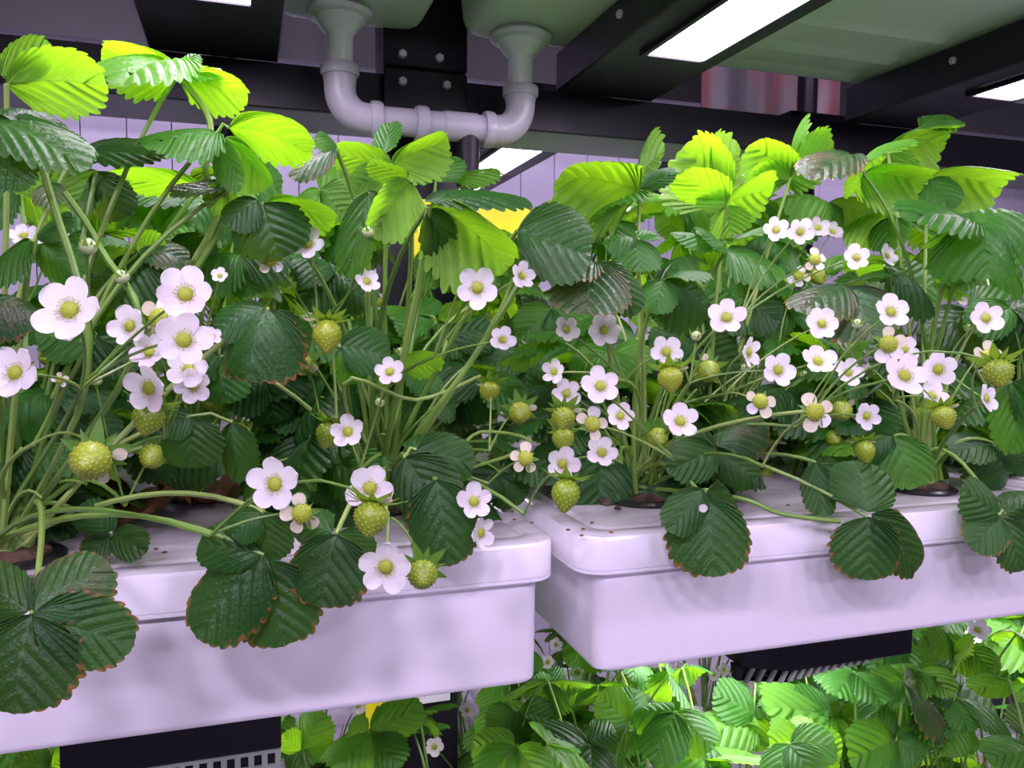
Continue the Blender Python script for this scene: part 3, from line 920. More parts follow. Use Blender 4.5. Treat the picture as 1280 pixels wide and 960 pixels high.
H('main', .60, [(172, 318, 150, 388, 78, 'c', 'dark'), (175, 312, 235, 330, 40, 'u', 'bronze'), (170, 312, 116, 300, 50, 'd', 'mid'), (172, 315, 205, 300, 34, 'b', 'young')])
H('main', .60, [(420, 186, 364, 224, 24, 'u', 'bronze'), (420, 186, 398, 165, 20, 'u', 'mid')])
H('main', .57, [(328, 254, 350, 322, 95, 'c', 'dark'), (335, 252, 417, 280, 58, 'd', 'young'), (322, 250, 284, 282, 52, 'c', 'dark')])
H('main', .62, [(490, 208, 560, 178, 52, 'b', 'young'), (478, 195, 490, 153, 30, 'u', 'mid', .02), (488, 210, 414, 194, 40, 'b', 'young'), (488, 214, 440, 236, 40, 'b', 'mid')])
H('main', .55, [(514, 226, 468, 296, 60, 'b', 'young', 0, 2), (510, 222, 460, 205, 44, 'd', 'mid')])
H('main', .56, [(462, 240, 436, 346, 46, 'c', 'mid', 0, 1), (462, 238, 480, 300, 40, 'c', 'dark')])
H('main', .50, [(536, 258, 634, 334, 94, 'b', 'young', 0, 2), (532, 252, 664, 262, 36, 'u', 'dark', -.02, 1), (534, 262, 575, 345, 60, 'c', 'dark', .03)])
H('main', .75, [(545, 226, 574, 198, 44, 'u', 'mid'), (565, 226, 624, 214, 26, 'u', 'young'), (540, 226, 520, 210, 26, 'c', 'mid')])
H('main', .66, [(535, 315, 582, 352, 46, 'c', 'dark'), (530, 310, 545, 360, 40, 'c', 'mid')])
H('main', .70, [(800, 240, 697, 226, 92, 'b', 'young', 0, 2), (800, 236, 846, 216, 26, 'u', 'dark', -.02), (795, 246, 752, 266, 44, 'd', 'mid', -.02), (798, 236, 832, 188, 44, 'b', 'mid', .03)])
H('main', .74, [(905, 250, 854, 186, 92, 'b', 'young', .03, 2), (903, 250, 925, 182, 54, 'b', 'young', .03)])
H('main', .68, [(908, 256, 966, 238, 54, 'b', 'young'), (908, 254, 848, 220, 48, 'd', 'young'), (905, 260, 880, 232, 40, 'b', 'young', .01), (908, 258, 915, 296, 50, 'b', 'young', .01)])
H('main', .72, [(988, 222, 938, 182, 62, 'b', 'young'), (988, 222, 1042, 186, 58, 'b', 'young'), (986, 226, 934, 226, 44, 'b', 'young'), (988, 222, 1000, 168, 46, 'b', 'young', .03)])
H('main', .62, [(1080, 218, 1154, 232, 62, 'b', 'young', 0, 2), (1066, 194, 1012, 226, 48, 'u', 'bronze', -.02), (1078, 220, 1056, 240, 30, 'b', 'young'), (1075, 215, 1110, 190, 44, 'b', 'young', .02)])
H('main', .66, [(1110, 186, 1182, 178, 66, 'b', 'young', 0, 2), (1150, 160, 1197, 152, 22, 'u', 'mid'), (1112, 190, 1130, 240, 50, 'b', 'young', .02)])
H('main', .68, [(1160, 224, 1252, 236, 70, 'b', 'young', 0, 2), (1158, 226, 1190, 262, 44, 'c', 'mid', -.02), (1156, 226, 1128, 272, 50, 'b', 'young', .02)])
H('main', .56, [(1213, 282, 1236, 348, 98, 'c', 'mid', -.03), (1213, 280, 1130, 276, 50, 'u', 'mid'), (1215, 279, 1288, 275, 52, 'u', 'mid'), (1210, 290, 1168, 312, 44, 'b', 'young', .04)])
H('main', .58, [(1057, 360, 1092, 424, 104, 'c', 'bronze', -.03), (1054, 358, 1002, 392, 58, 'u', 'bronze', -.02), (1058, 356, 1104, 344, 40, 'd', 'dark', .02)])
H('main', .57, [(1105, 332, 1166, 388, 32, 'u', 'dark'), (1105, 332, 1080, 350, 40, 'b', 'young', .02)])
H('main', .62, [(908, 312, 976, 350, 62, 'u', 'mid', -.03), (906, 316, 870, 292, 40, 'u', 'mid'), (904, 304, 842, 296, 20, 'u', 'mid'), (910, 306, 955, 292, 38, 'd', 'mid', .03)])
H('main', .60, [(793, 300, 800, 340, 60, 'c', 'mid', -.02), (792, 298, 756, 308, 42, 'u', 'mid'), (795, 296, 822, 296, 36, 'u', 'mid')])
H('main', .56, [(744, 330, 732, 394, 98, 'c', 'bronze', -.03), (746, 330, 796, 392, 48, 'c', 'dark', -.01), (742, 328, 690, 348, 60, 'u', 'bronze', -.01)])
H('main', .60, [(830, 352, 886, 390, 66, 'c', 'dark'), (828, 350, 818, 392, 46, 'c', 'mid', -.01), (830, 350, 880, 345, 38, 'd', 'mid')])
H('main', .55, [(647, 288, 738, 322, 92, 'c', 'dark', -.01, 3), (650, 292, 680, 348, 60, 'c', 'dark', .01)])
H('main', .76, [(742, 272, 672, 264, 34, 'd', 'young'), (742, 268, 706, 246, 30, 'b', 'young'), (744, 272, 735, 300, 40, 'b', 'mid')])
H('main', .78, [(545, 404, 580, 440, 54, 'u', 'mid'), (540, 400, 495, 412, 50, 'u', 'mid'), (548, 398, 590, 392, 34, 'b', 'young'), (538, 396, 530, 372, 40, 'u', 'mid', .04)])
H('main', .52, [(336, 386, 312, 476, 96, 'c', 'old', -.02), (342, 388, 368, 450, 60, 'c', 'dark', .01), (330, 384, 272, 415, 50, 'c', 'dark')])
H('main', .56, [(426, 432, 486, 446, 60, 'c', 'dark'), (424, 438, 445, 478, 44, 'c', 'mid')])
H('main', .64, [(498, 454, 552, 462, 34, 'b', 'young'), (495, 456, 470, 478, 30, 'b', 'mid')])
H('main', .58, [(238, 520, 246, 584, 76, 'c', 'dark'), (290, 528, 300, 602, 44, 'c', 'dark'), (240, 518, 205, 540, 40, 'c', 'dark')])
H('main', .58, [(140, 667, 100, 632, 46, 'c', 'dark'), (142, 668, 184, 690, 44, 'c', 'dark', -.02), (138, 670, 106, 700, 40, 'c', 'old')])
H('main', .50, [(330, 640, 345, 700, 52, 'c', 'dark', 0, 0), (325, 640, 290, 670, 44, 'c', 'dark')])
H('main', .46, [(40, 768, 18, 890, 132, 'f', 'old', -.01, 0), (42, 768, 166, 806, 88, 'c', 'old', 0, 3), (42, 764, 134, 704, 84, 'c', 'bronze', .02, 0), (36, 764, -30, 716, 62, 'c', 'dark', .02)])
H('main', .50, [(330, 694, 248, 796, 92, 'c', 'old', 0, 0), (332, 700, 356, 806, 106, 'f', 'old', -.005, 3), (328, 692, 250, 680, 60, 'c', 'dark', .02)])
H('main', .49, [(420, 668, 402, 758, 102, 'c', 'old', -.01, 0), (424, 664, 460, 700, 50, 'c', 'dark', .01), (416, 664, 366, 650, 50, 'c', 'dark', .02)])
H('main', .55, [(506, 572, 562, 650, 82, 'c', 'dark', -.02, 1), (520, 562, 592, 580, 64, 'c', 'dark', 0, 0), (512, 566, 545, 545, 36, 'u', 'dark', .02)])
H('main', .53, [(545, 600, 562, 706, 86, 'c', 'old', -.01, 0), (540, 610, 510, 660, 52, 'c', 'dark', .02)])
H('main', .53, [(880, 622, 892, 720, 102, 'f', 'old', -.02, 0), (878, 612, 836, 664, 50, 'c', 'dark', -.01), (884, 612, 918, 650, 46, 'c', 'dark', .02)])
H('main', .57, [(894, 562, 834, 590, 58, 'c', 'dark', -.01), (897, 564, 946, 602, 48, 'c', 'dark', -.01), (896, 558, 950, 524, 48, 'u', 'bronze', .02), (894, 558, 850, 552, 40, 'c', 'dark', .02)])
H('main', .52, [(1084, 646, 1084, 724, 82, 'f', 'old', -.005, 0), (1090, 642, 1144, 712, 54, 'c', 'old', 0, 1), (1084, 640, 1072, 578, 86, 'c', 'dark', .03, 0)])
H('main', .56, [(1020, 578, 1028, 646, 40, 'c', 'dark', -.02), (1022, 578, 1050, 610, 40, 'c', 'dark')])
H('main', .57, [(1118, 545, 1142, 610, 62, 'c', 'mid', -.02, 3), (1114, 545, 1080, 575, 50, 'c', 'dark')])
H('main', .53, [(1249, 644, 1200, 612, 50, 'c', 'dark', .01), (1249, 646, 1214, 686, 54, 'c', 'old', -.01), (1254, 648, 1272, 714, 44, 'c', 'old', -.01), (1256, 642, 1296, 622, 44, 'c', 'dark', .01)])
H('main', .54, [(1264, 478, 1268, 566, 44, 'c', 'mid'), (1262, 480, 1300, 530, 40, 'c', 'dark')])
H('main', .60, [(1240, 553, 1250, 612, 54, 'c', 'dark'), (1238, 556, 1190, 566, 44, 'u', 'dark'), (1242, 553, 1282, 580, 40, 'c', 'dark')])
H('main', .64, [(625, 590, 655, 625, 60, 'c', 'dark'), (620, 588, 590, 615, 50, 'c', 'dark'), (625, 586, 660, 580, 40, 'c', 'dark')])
rb = random.Random(77)
for (x, y, Y) in ((1210, 400, .70), (1262, 395, .68), (1150, 445, .70), (1190, 505, .70), (1040, 500, .70), (985, 400, .78), (930, 385, .76), (870, 440, .74), (800, 445, .74), (690, 395, .80), (655, 450, .78), (605, 485, .74), (560, 430, .78),
                  (420, 350, .72), (385, 505, .72), (300, 330, .70), (275, 455, .66), (120, 430, .60), (60, 500, .60), (25, 560, .60), (1265, 455, .74), (1225, 330, .76), (960, 510, .74), (1110, 360, .74), (740, 450, .80), (330, 480, .70), (210, 330, .70), (460, 500, .74), (235, 555, .64), (520, 500, .70)):
    sp_ = []
    a0 = rb.uniform(-.6, .6)
    for da in (0, 1.25, -1.25):
        a = a0+da+rb.uniform(-.2, .2)
        L = 62*.72/Y*rb.uniform(.9, 1.1)
        sp_.append((x, y-10, x+L*sin(a), y-10+L*cos(a)*.85, L*.88, rb.choice('ccu'), rb.choice(('dark', 'dark', 'mid')), rb.uniform(-.02, .01)))
    H('main', Y, sp_)
for (x, y, Y) in ((25, 245, .70), (85, 262, .80), (150, 240, .85), (225, 275, .80), (300, 225, .85), (400, 245, .84), (432, 290, .80), (700, 280, .85), (845, 262, .86), (770, 285, .80), (1035, 262, .86), (1110, 280, .84), (1195, 300, .84), (1262, 310, .84), (955, 262, .88), (610, 300, .90), (355, 310, .80), (120, 300, .74)):
    sp_ = []
    a0 = rb.uniform(-.8, .8)
    for da in (0, 1.3, -1.3):
        a = a0+da+rb.uniform(-.2, .2)
        L = 66*.75/Y*rb.uniform(.9, 1.1)
        sp_.append((x, y-8, x+L*sin(a), y-8+L*cos(a)*.75, L*.85, rb.choice('cdbu'), rb.choice(('young', 'mid', 'mid')), rb.uniform(-.02, .02)))
    H('main', Y, sp_)
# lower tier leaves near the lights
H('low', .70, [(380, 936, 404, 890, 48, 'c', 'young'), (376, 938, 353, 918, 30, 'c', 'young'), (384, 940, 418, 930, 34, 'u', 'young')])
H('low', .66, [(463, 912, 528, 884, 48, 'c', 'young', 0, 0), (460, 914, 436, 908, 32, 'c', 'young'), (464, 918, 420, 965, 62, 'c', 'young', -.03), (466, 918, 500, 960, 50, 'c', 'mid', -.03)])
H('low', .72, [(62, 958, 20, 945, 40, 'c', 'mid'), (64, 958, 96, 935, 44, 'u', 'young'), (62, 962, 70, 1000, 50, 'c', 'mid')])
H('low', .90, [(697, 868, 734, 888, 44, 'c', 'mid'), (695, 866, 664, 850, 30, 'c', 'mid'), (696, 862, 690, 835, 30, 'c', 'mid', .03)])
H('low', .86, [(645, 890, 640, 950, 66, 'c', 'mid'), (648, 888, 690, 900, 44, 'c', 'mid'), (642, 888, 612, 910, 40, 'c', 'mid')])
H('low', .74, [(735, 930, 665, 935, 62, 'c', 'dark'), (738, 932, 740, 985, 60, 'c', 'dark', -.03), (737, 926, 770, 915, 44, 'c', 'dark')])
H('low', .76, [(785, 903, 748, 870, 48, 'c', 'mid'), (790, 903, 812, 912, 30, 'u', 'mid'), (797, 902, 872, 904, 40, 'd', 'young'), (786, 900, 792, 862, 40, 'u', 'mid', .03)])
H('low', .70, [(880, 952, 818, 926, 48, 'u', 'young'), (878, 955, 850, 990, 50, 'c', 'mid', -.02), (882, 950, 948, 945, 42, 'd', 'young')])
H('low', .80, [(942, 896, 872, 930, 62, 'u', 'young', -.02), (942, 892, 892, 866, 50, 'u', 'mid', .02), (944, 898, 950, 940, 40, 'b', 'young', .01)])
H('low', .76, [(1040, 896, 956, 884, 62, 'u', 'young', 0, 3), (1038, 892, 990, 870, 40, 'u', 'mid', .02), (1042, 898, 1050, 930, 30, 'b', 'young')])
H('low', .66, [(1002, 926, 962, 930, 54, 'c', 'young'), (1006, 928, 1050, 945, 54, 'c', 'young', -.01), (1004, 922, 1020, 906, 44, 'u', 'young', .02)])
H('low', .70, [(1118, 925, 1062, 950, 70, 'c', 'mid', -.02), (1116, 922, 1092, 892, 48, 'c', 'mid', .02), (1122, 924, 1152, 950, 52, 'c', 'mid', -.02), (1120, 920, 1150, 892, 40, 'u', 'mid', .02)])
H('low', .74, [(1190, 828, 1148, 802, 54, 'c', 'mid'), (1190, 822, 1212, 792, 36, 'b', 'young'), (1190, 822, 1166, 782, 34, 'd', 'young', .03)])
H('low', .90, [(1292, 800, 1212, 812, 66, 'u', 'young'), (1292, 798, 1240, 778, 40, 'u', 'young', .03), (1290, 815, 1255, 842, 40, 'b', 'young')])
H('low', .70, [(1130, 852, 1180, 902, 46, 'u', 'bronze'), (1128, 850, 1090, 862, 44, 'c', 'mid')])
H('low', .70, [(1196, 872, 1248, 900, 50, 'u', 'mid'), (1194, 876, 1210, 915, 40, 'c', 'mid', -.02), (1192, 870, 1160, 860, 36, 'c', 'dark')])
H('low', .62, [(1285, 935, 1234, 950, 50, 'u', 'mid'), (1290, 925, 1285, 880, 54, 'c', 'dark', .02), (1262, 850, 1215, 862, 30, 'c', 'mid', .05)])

# ---- filler foliage around every crown
rf = random.Random(21)
for pl in PLANTS:
    for k in range(pl.fill):
        a = rf.uniform(0, 2*pi)
        r = rf.uniform(.03, pl.sp)
        low = pl.tier.startswith('low')
        hz = rf.uniform(.14, pl.h) if low else rf.uniform(.04, pl.h)
        front = pl.tier == 'main' and pl.c.y < .72
        if front:
            hz = rf.uniform(.03, .15)
        elif pl.tier == 'main':
            hz = rf.uniform(.04, .28)
        out = Vector((cos(a), sin(a), 0))
        p = pl.c+out*r+UP*hz
        if pl.tier == 'main' and p.y < .66:
            p.y = .66+rf.uniform(0, .08)
        if pl.tier == 'main' and p.z > ZC+.13: p.z = ZC+.13
        if pl.tier == 'rear' and p.z > ZC+.17: p.z = ZC+.17
        if low and p.z > ZC-.385: p.z = ZC-.385
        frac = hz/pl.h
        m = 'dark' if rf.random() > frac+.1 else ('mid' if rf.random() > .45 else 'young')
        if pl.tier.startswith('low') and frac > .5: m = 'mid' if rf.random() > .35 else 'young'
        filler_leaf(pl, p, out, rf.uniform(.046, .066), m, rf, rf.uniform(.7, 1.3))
    if pl.tier == 'main':
        for k in range(12 if pl.c.y < .72 else 8):         # low old leaves near the lid
            a = rf.uniform(0, 2*pi)
            out = Vector((cos(a), sin(a), 0))
            p = pl.c+out*rf.uniform(.04, .13)+UP*rf.uniform(.02, .10)
            if -.13 < p.x < .03 and p.y < .79: continue
            if p.y < .64: p.y = .64+rf.uniform(0, .07)
            filler_leaf(pl, p, out, rf.uniform(.046, .064), rf.choice(('dark', 'dark', 'mid')), rf, rf.uniform(.3, 1.2))
    for k in range(9 if pl.tier == 'main' else 3):         # bare stalks of the runners and spent flowers
        a = rf.uniform(0, 2*pi)
        b = pl.c+Vector((cos(a)*rf.uniform(.03, .12), sin(a)*rf.uniform(.02, .08), rf.uniform(.05, .19)))
        a0 = pl.c+Vector((rf.uniform(-.012, .012), rf.uniform(-.012, .012), .010))
        stalk(pl, 'flower_stalk', a0, ctrl_for(a0, b), b, .0016, .0008, 8, 5)

# ---- flowers, fruits and buds of the photograph
rg = random.Random(5)
FL = [  # x, y, diameter in px, kind, optional facing (x right, z up in the picture)
 (88, 388, 86, 'f'), (20, 466, 70, 'f'), (232, 368, 70, 'f', .25, .1), (200, 398, 58, 'o'), (163, 408, 54, 'f'), (230, 425, 72, 'f', .2, -.1), (187, 440, 50, 'f'), (236, 462, 54, 'f'), (187, 485, 64, 'f', -.1, -.2), (242, 482, 46, 'f', .3, -.6),
 (385, 305, 46, 'f', .1, .2), (338, 325, 40, 'o'), (458, 352, 36, 's', .7, .2), (475, 378, 26, 'o'), (584, 333, 44, 'f'), (597, 360, 54, 'f', 0, -.3), (652, 345, 38, 's', .5, .1), (435, 540, 46, 'f'),
 (344, 605, 70, 'f'), (462, 610, 62, 'f', .2, -.2), (535, 647, 48, 'f'), (592, 627, 48, 'f', .3, .1), (482, 708, 68, 'f', 0, -.2), (600, 666, 42, 's', 1.2, -.3), (378, 642, 58, 'o'), (487, 465, 38, 'f'), (628, 425, 36, 'f'), (667, 405, 26, 'f'),
 (30, 295, 36, 'f', 0, .6), (60, 298, 36, 'f', 0, .6), (78, 300, 30, 'f', .2, .6), (497, 560, 20, 's', -.8, .2),
 (755, 413, 43, 'f'), (708, 412, 34, 'f'), (833, 440, 44, 'f'), (777, 430, 26, 's', .9, 0), (908, 397, 48, 'f'), (935, 440, 40, 's', 1.2, 0), (972, 463, 46, 'f'), (1022, 452, 46, 'f', .1, .5), (1060, 466, 38, 'f', .1, .3), (1027, 405, 42, 'f', -.1, .2), (1113, 390, 47, 'f'), (1110, 430, 50, 'o'), (1130, 437, 36, 'f'),
 (1130, 470, 58, 'f', 0, .2), (1172, 462, 47, 'f'), (1232, 398, 42, 'f'), (1235, 447, 46, 'o'), (1232, 498, 38, 's', .6, .1), (850, 527, 49, 'f'), (750, 483, 50, 'f'), (708, 492, 38, 'f'), (693, 465, 34, 's', -.9, .2), (775, 520, 38, 'f'), (740, 530, 46, 'o'), (752, 566, 42, 'f', .2, .4), (703, 580, 45, 'f'), (657, 573, 44, 'o'),
 (1018, 515, 52, 'o'), (950, 502, 44, 'o'), (1083, 520, 36, 'f', 0, -.3), (1083, 542, 30, 'f', -.1, -.5), (1165, 495, 40, 'f', .1, .3),
 (970, 288, 34, 'f', 0, .2), (1000, 290, 36, 'f'), (1022, 285, 30, 'f', .1, .3), (1040, 290, 28, 'f', .3, .2), (945, 310, 28, 'f', -.3, .2), (1018, 325, 34, 'o'), (1070, 322, 34, 'f'), (1108, 320, 30, 's', .5, .2), (998, 345, 30, 'o'), (958, 561, 30, 'f', 0, -.2),
 (725, 375, 22, 'f'), (700, 385, 20, 'f'), (770, 385, 24, 'f'), (690, 440, 24, 'o'), (1095, 300, 22, 'f'), (1200, 375, 24, 's', .4, .6), (560, 470, 22, 'f'), (392, 395, 26, 'f', -.3, .4), (420, 370, 22, 'f'), (265, 420, 24, 'f', .6, .2), (75, 475, 22, 'o'),
 (275, 345, 22, 'f'), (250, 300, 24, 'f', 0, .5), (150, 250, 22, 'f', 0, .5), (595, 430, 22, 'f'), (660, 420, 24, 'f'), (645, 460, 22, 'f'), (605, 400, 24, 'o'), (510, 420, 20, 'f'), (820, 395, 22, 'f'), (1180, 410, 22, 'f', .2, .8),
]
NODES = {}
def truss(pl, p):
    ns = NODES.setdefault(pl.root.name, [])
    for n in ns:
        if (n[0]-p).length < .065 and n[2] < 7:
            n[2] += 1
            return n[1]
    v = p-pl.c
    q = pl.c+v*.78-UP*.012+Vector((rg.uniform(-.012, .012), rg.uniform(0, .015), rg.uniform(-.01, .01)))
    a = pl.c+Vector((rg.uniform(-.014, .014), rg.uniform(-.012, .014), .012))
    c = ctrl_for(a, q)+Vector((rg.uniform(-.035, .035), rg.uniform(-.01, .03), rg.uniform(-.01, .02)))
    stalk(pl, 'flower_stalk', a, c, q, .0019, .0013, 9, 6)
    ns.append([p, q, 1])
    return q
def dir_of(fx, fz):
    return (TOCAM + _r*fx + UP*(fz+.18)).normalized()
for f in FL:
    x, y, d, k = f[:4]
    zc = max(.37, min(1.30, 27.0/d if k != 'o' else 25.5/d))
    if x < 290 and 330 < y < 520: zc = min(zc, .43)
    elif x < 660 and d > 30: zc = min(zc, .55)
    elif d > 33: zc = min(zc, .62)
    p = EYE + ray(x, y)*zc
    if p.y > .97 and p.y < 1.13: p = EYE+(p-EYE)*(.96/p.y)
    dia = d*depth(p)/FOC*1.02
    ax = jitter_dir(dir_of(f[4] if len(f) > 4 else 0, f[5] if len(f) > 5 else 0), .16, rg)
    pl = nearest(p, 'main' if p.y < 1.05 else 'rear')
    flower(pl, p, ax, dia, k, rg, node=truss(pl, p))
FR = [  # x, y, size px, mode (f: seen end on, h: hanging)
 (112, 577, 50, 'f'), (185, 525, 40, 'h'), (190, 572, 32, 'f'), (117, 494, 28, 'h'), (265, 502, 27, 'f'), (60, 446, 26, 'f'), (409, 418, 36, 'h'), (376, 455, 28, 'f'), (463, 650, 44, 'h'), (528, 720, 38, 'f'), (410, 542, 30, 'h'), (425, 605, 24, 'h'),
 (707, 617, 36, 'h'), (650, 517, 28, 'f'), (704, 524, 30, 'h'), (704, 550, 28, 'h'), (752, 610, 20, 'h'), (823, 548, 26, 'f'), (838, 475, 32, 'h'), (886, 465, 28, 'f'), (1052, 515, 27, 'f'), (1043, 548, 22, 'f'), (1081, 563, 25, 'h'), (1180, 523, 30, 'h'), (957, 595, 20, 'h'), (1248, 468, 36, 'h'), (1022, 345, 20, 'h'), (612, 490, 26, 'h'),
 (1103, 545, 22, 'h'), (680, 420, 18, 'h'), (590, 560, 20, 'h'), (930, 520, 20, 'h'), (1150, 520, 22, 'h'), (1216, 452, 18, 'h'), (300, 540, 22, 'h'), (150, 455, 20, 'f'),
]
for (x, y, d, md) in FR:
    zc = max(.40, min(.95, 17.5/d))
    p = EYE + ray(x, y)*zc
    if p.y > .95: p = EYE+(p-EYE)*(.95/p.y)
    dia = d*depth(p)/FOC
    ax = jitter_dir(TOCAM-UP*.35 if md == 'f' else TOCAM*.55-UP, .2, rg)
    pl = nearest(p, 'main')
    fruit(pl, p, ax, dia, rg, node=truss(pl, p), petals=rg.choice((1, 2, 2)), v=(0 if md == 'f' else rg.choice((1, 0))))
for (x, y, d) in ((152, 346, 22), (110, 308, 26), (475, 503, 15), (466, 549, 13), (412, 569, 12), (870, 420, 16), (1072, 405, 16), (120, 475, 18), (1005, 468, 12), (930, 460, 12), (460, 290, 18), (500, 440, 14), (640, 300, 12), (1180, 490, 10), (430, 500, 12), (782, 500, 12), (835, 500, 12), (1210, 410, 12), (680, 560, 11), (760, 300, 12)):
    p = EYE + ray(x, y)*max(.42, min(.8, 9.5/d))
    pl = nearest(p, 'main')
    bud(pl, p, jitter_dir(TOCAM*.3+UP, .4, rg), d*depth(p)/FOC, rg, node=truss(pl, p))
for (x, y, d, k) in ((543, 934, 25, 'f'), (1222, 788, 30, 'f'), (1215, 795, 24, 'f'), (685, 828, 20, 'f'), (722, 840, 24, 'f'), (808, 838, 18, 'f'), (772, 855, 18, 'f'), (660, 820, 18, 'f'), (695, 806, 18, 'f'), (575, 945, 20, 'o'), (590, 935, 18, 'f'), (1185, 936, 26, 'p'), (1225, 956, 22, 'p'), (1190, 885, 14, 'o'), (820, 950, 20, 'f'), (705, 890, 18, 'f'), (1075, 870, 18, 'f'), (1110, 850, 16, 'f'), (760, 945, 16, 'o')):
    zc = max(.62, min(1.45, 27.0/d))
    p = EYE + ray(x, y)*zc
    if 0.98 < p.y < 1.12: p = EYE+(p-EYE)*(.97/p.y)
    flower(nearest(p, 'low' if p.y < 1.05 else 'lowrear'), p, jitter_dir(dir_of(0, .5), .2, rg), d*depth(p)/FOC, k, rg)
# rear rows: small flowers at random
for pl in PLANTS:
    if pl.tier in ('rear', 'lowrear'):
        for k in range(6):
            p = pl.c+Vector((rg.uniform(-.12, .12), rg.uniform(-.12, .04), rg.uniform(.07, .20)))
            flower(pl, p, jitter_dir(dir_of(0, .4), .4, rg), rg.uniform(.024, .03), 'f', rg)
# thick stalks that cross the picture
def hero_stalk(plx, pts, r):
    P = [at(x, y, Y) for x, y, Y in pts]
    pl = nearest(P[0], 'main')
    Q = [pl.c+UP*.012]+P
    out = []
    for i in range(len(Q)-1):
        p0, p1, p2, p3 = Q[max(i-1, 0)], Q[i], Q[i+1], Q[min(i+2, len(Q)-1)]
        for k in range(5):
            t = k/5
            out.append(p1*(2*t**3-3*t*t+1)+(p2-p0)*.5*(t**3-2*t*t+t)+p2*(3*t*t-2*t**3)+(p3-p1)*.5*(t**3-t*t))
    out.append(Q[-1])
    Geo().tube(out, r, 7).obj('petiole', M['stem'], pl.root, True, origin=pl.c)
hero_stalk(0, [(500, 470, .57), (525, 350, .53), (536, 258, .50)], .0026)
hero_stalk(0, [(520, 545, .60), (590, 450, .57), (655, 345, .56)], .0022)
hero_stalk(0, [(545, 520, .62), (625, 390, .59), (650, 320, .57)], .0020)
hero_stalk(0, [(920, 622, .56), (975, 642, .545), (1050, 652, .535)], .0019)
hero_stalk(0, [(1165, 425, .60), (1190, 315, .57), (1213, 282, .56)], .0022)
hero_stalk(0, [(110, 470, .50), (62, 240, .50), (45, 205, .5)], .0020)
hero_stalk(0, [(170, 440, .50), (125, 310, .52), (80, 240, .52)], .0019)
hero_stalk(0, [(258, 300, .62), (257, 215, .60), (262, 150, .6), (224, 96, .60)], .0022)
hero_stalk(0, [(268, 300, .60), (270, 210, .58), (276, 168, .57)], .0022)
hero_stalk(0, [(430, 480, .55), (520, 500, .58), (600, 470, .60)], .0014)
hero_stalk(0, [(660, 560, .60), (600, 540, .62), (560, 580, .6)], .0014)

# ------------------------------------------------------------------ pots, dry leaves, crumbs
for (x, y, lab) in ((.342, .655, 'black pot rim sunk in the lid at the left end of the right trough'), (.630, .625, 'black pot rim on the right trough below the bent green stalk'),
                    (-.045, .800, 'black pot rim on the left trough among dry brown leaves'), (-.152, .606, 'black pot rim at the front left corner of the left trough'), (.105, .690, 'black pot rim at the right end of the left trough')):
    root = empty('net_pot', (x, y, ZL), lab, 'pot')
    at_root(root, Geo().lathe((x, y, ZL), [(.024, .0003), (.034, .0003), (.0345, .0025), (.032, .0045), (.026, .0045), (.024, .003)], 28), 'rim', M['pot'], True)
    g = Geo()
    g.lathe((x, y, ZL), [(.0255, .0005), (.025, .005), (.018, .0075), (.006, .009)], 16)
    rr = random.Random(int(x*1000))
    for i in range(len(g.v)):
        g.v[i].z += rr.uniform(0, .004)
    at_root(root, g, 'growing_medium', M['soil'])
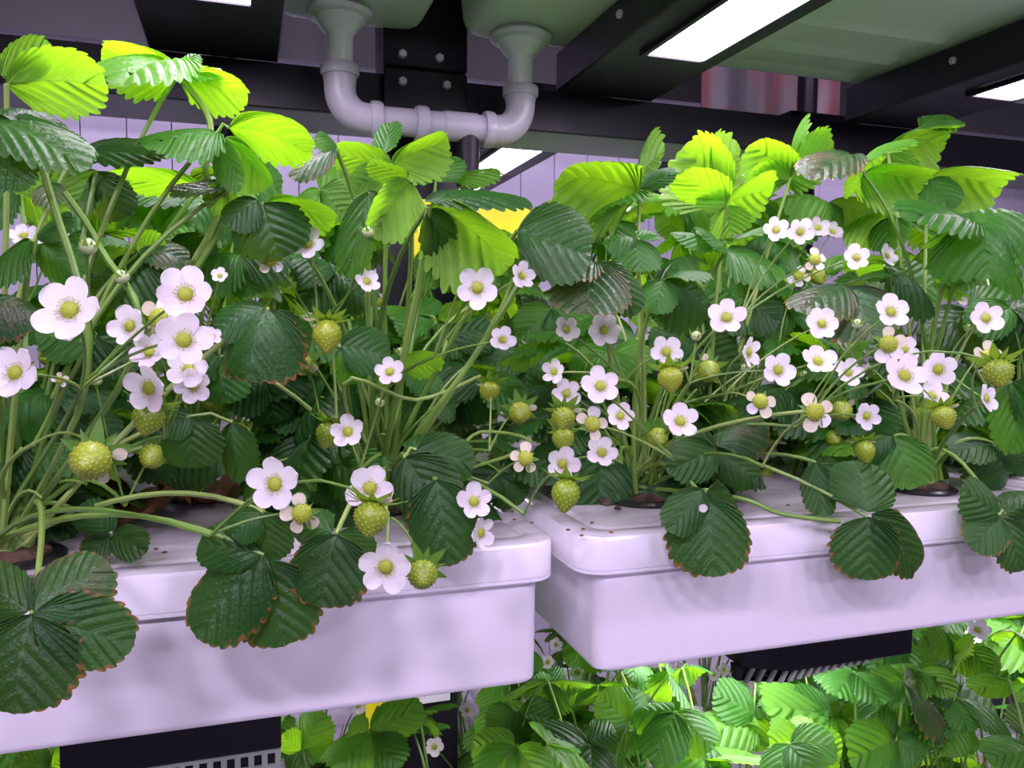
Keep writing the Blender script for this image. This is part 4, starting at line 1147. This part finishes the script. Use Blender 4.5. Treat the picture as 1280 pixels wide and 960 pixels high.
def dry_leaf(x, y, s, h, label, seed):
    rr = random.Random(seed)
    n = 9
    vs, fs = [], []
    ph = rr.uniform(0, 6)
    for i in range(n):
        for j in range(n):
            u, v = i/(n-1)*2-1, j/(n-1)*2-1
            e = 1-.25*(u*u*v*v)
            jag = (1+rr.uniform(-.16, .16)) if max(abs(u), abs(v)) > .99 else 1
            vs.append((x+u*s*e*jag, y+v*s*.7*e*jag, ZL+.004+h*(.45+.35*sin(3.1*u+ph)*cos(2.4*v+ph)+.25*rr.random())*(.4+.8*abs(u))))
    k = n*n
    vs += [(a, b, c-.0012) for a, b, c in vs]
    for i in range(n-1):
        for j in range(n-1):
            a = i*n+j
            fs.append((a, a+n, a+n+1, a+1))
            fs.append((k+a, k+a+1, k+a+n+1, k+a+n))
    g = Geo().add(vs, fs)
    mz = min(v.z for v in g.v)
    for v in g.v: v.z += ZL+.0005-mz
    return tag(g.obj('dry_leaf', M['dry'], None, False, origin=(x, y, ZL)), label, 'dead leaf')
dry_leaf(-.082, .715, .036, .036, 'curled brown dry leaf on the left lid beside the dark leaflets', 1)
dry_leaf(-.040, .755, .038, .040, 'crumpled dark brown dry leaf in front of the pot on the left lid', 2)
dry_leaf(-.095, .775, .040, .030, 'brown dry leaf behind the star-shaped green strawberry', 3)
dry_leaf(-.125, .690, .036, .018, 'flat rusty dry leaf under the plant at the left', 4)
dry_leaf(.600, .640, .022, .014, 'brown dry leaf lying in the pot on the right trough', 6)
dry_leaf(.318, .668, .016, .010, 'brown scrap of dry leaf beside the pot at the left end of the right lid', 8)
def clod(px_, py_, s, label, seed):
    d = ray(px_, py_)
    p = EYE+d*((ZL-ZC)/d.z)
    rr = random.Random(seed)
    g = Geo().lathe(p, [(s*.5, 0), (s, s*.15), (s*.9, s*.6), (s*.4, s*.95)], 9)
    for v in g.v:
        if v.z > p.z+1e-5: v += Vector((rr.uniform(-1, 1), rr.uniform(-1, 1), rr.uniform(-.5, .5)))*s*.28
    return tag(g.obj('soil_clod', M['soil'], None, False, origin=p), label, 'clod')
clod(757, 631, .0068, 'small dark soil clod on the right lid left of the pot', 1)
clod(772, 637, .0032, 'tiny dark crumb between the clod and the pot', 2)
g = Geo()
rr = random.Random(3)
for (x, y) in ((729, 662), (740, 654), (764, 666), (727, 670), (710, 663), (195, 687), (174, 699), (206, 691), (643, 650), (641, 640), (665, 654), (1015, 628), (985, 632)):
    d = ray(x, y)
    p = EYE+d*((ZL-ZC)/d.z)
    g.lathe(p, [(.0012, 0), (.002, .0006), (.0009, .0012)], 6)
tag(g.obj('crumbs', M['dry'], None, False, origin=(.3, .6, ZL)), 'brown crumbs scattered on the white lids', 'crumbs', kind='stuff')
for (x, y, Y, lab) in ((877, 640, .505, 'fallen white petal stuck on the dark leaf over the right trough'),):
    p = at(x, y, Y)
    o = link('fallen_petal', PET[2], None, orient(p, TOCAM, .006, Vector((0, 0, 0)), 2.0))
    tag(o, lab, 'petal')
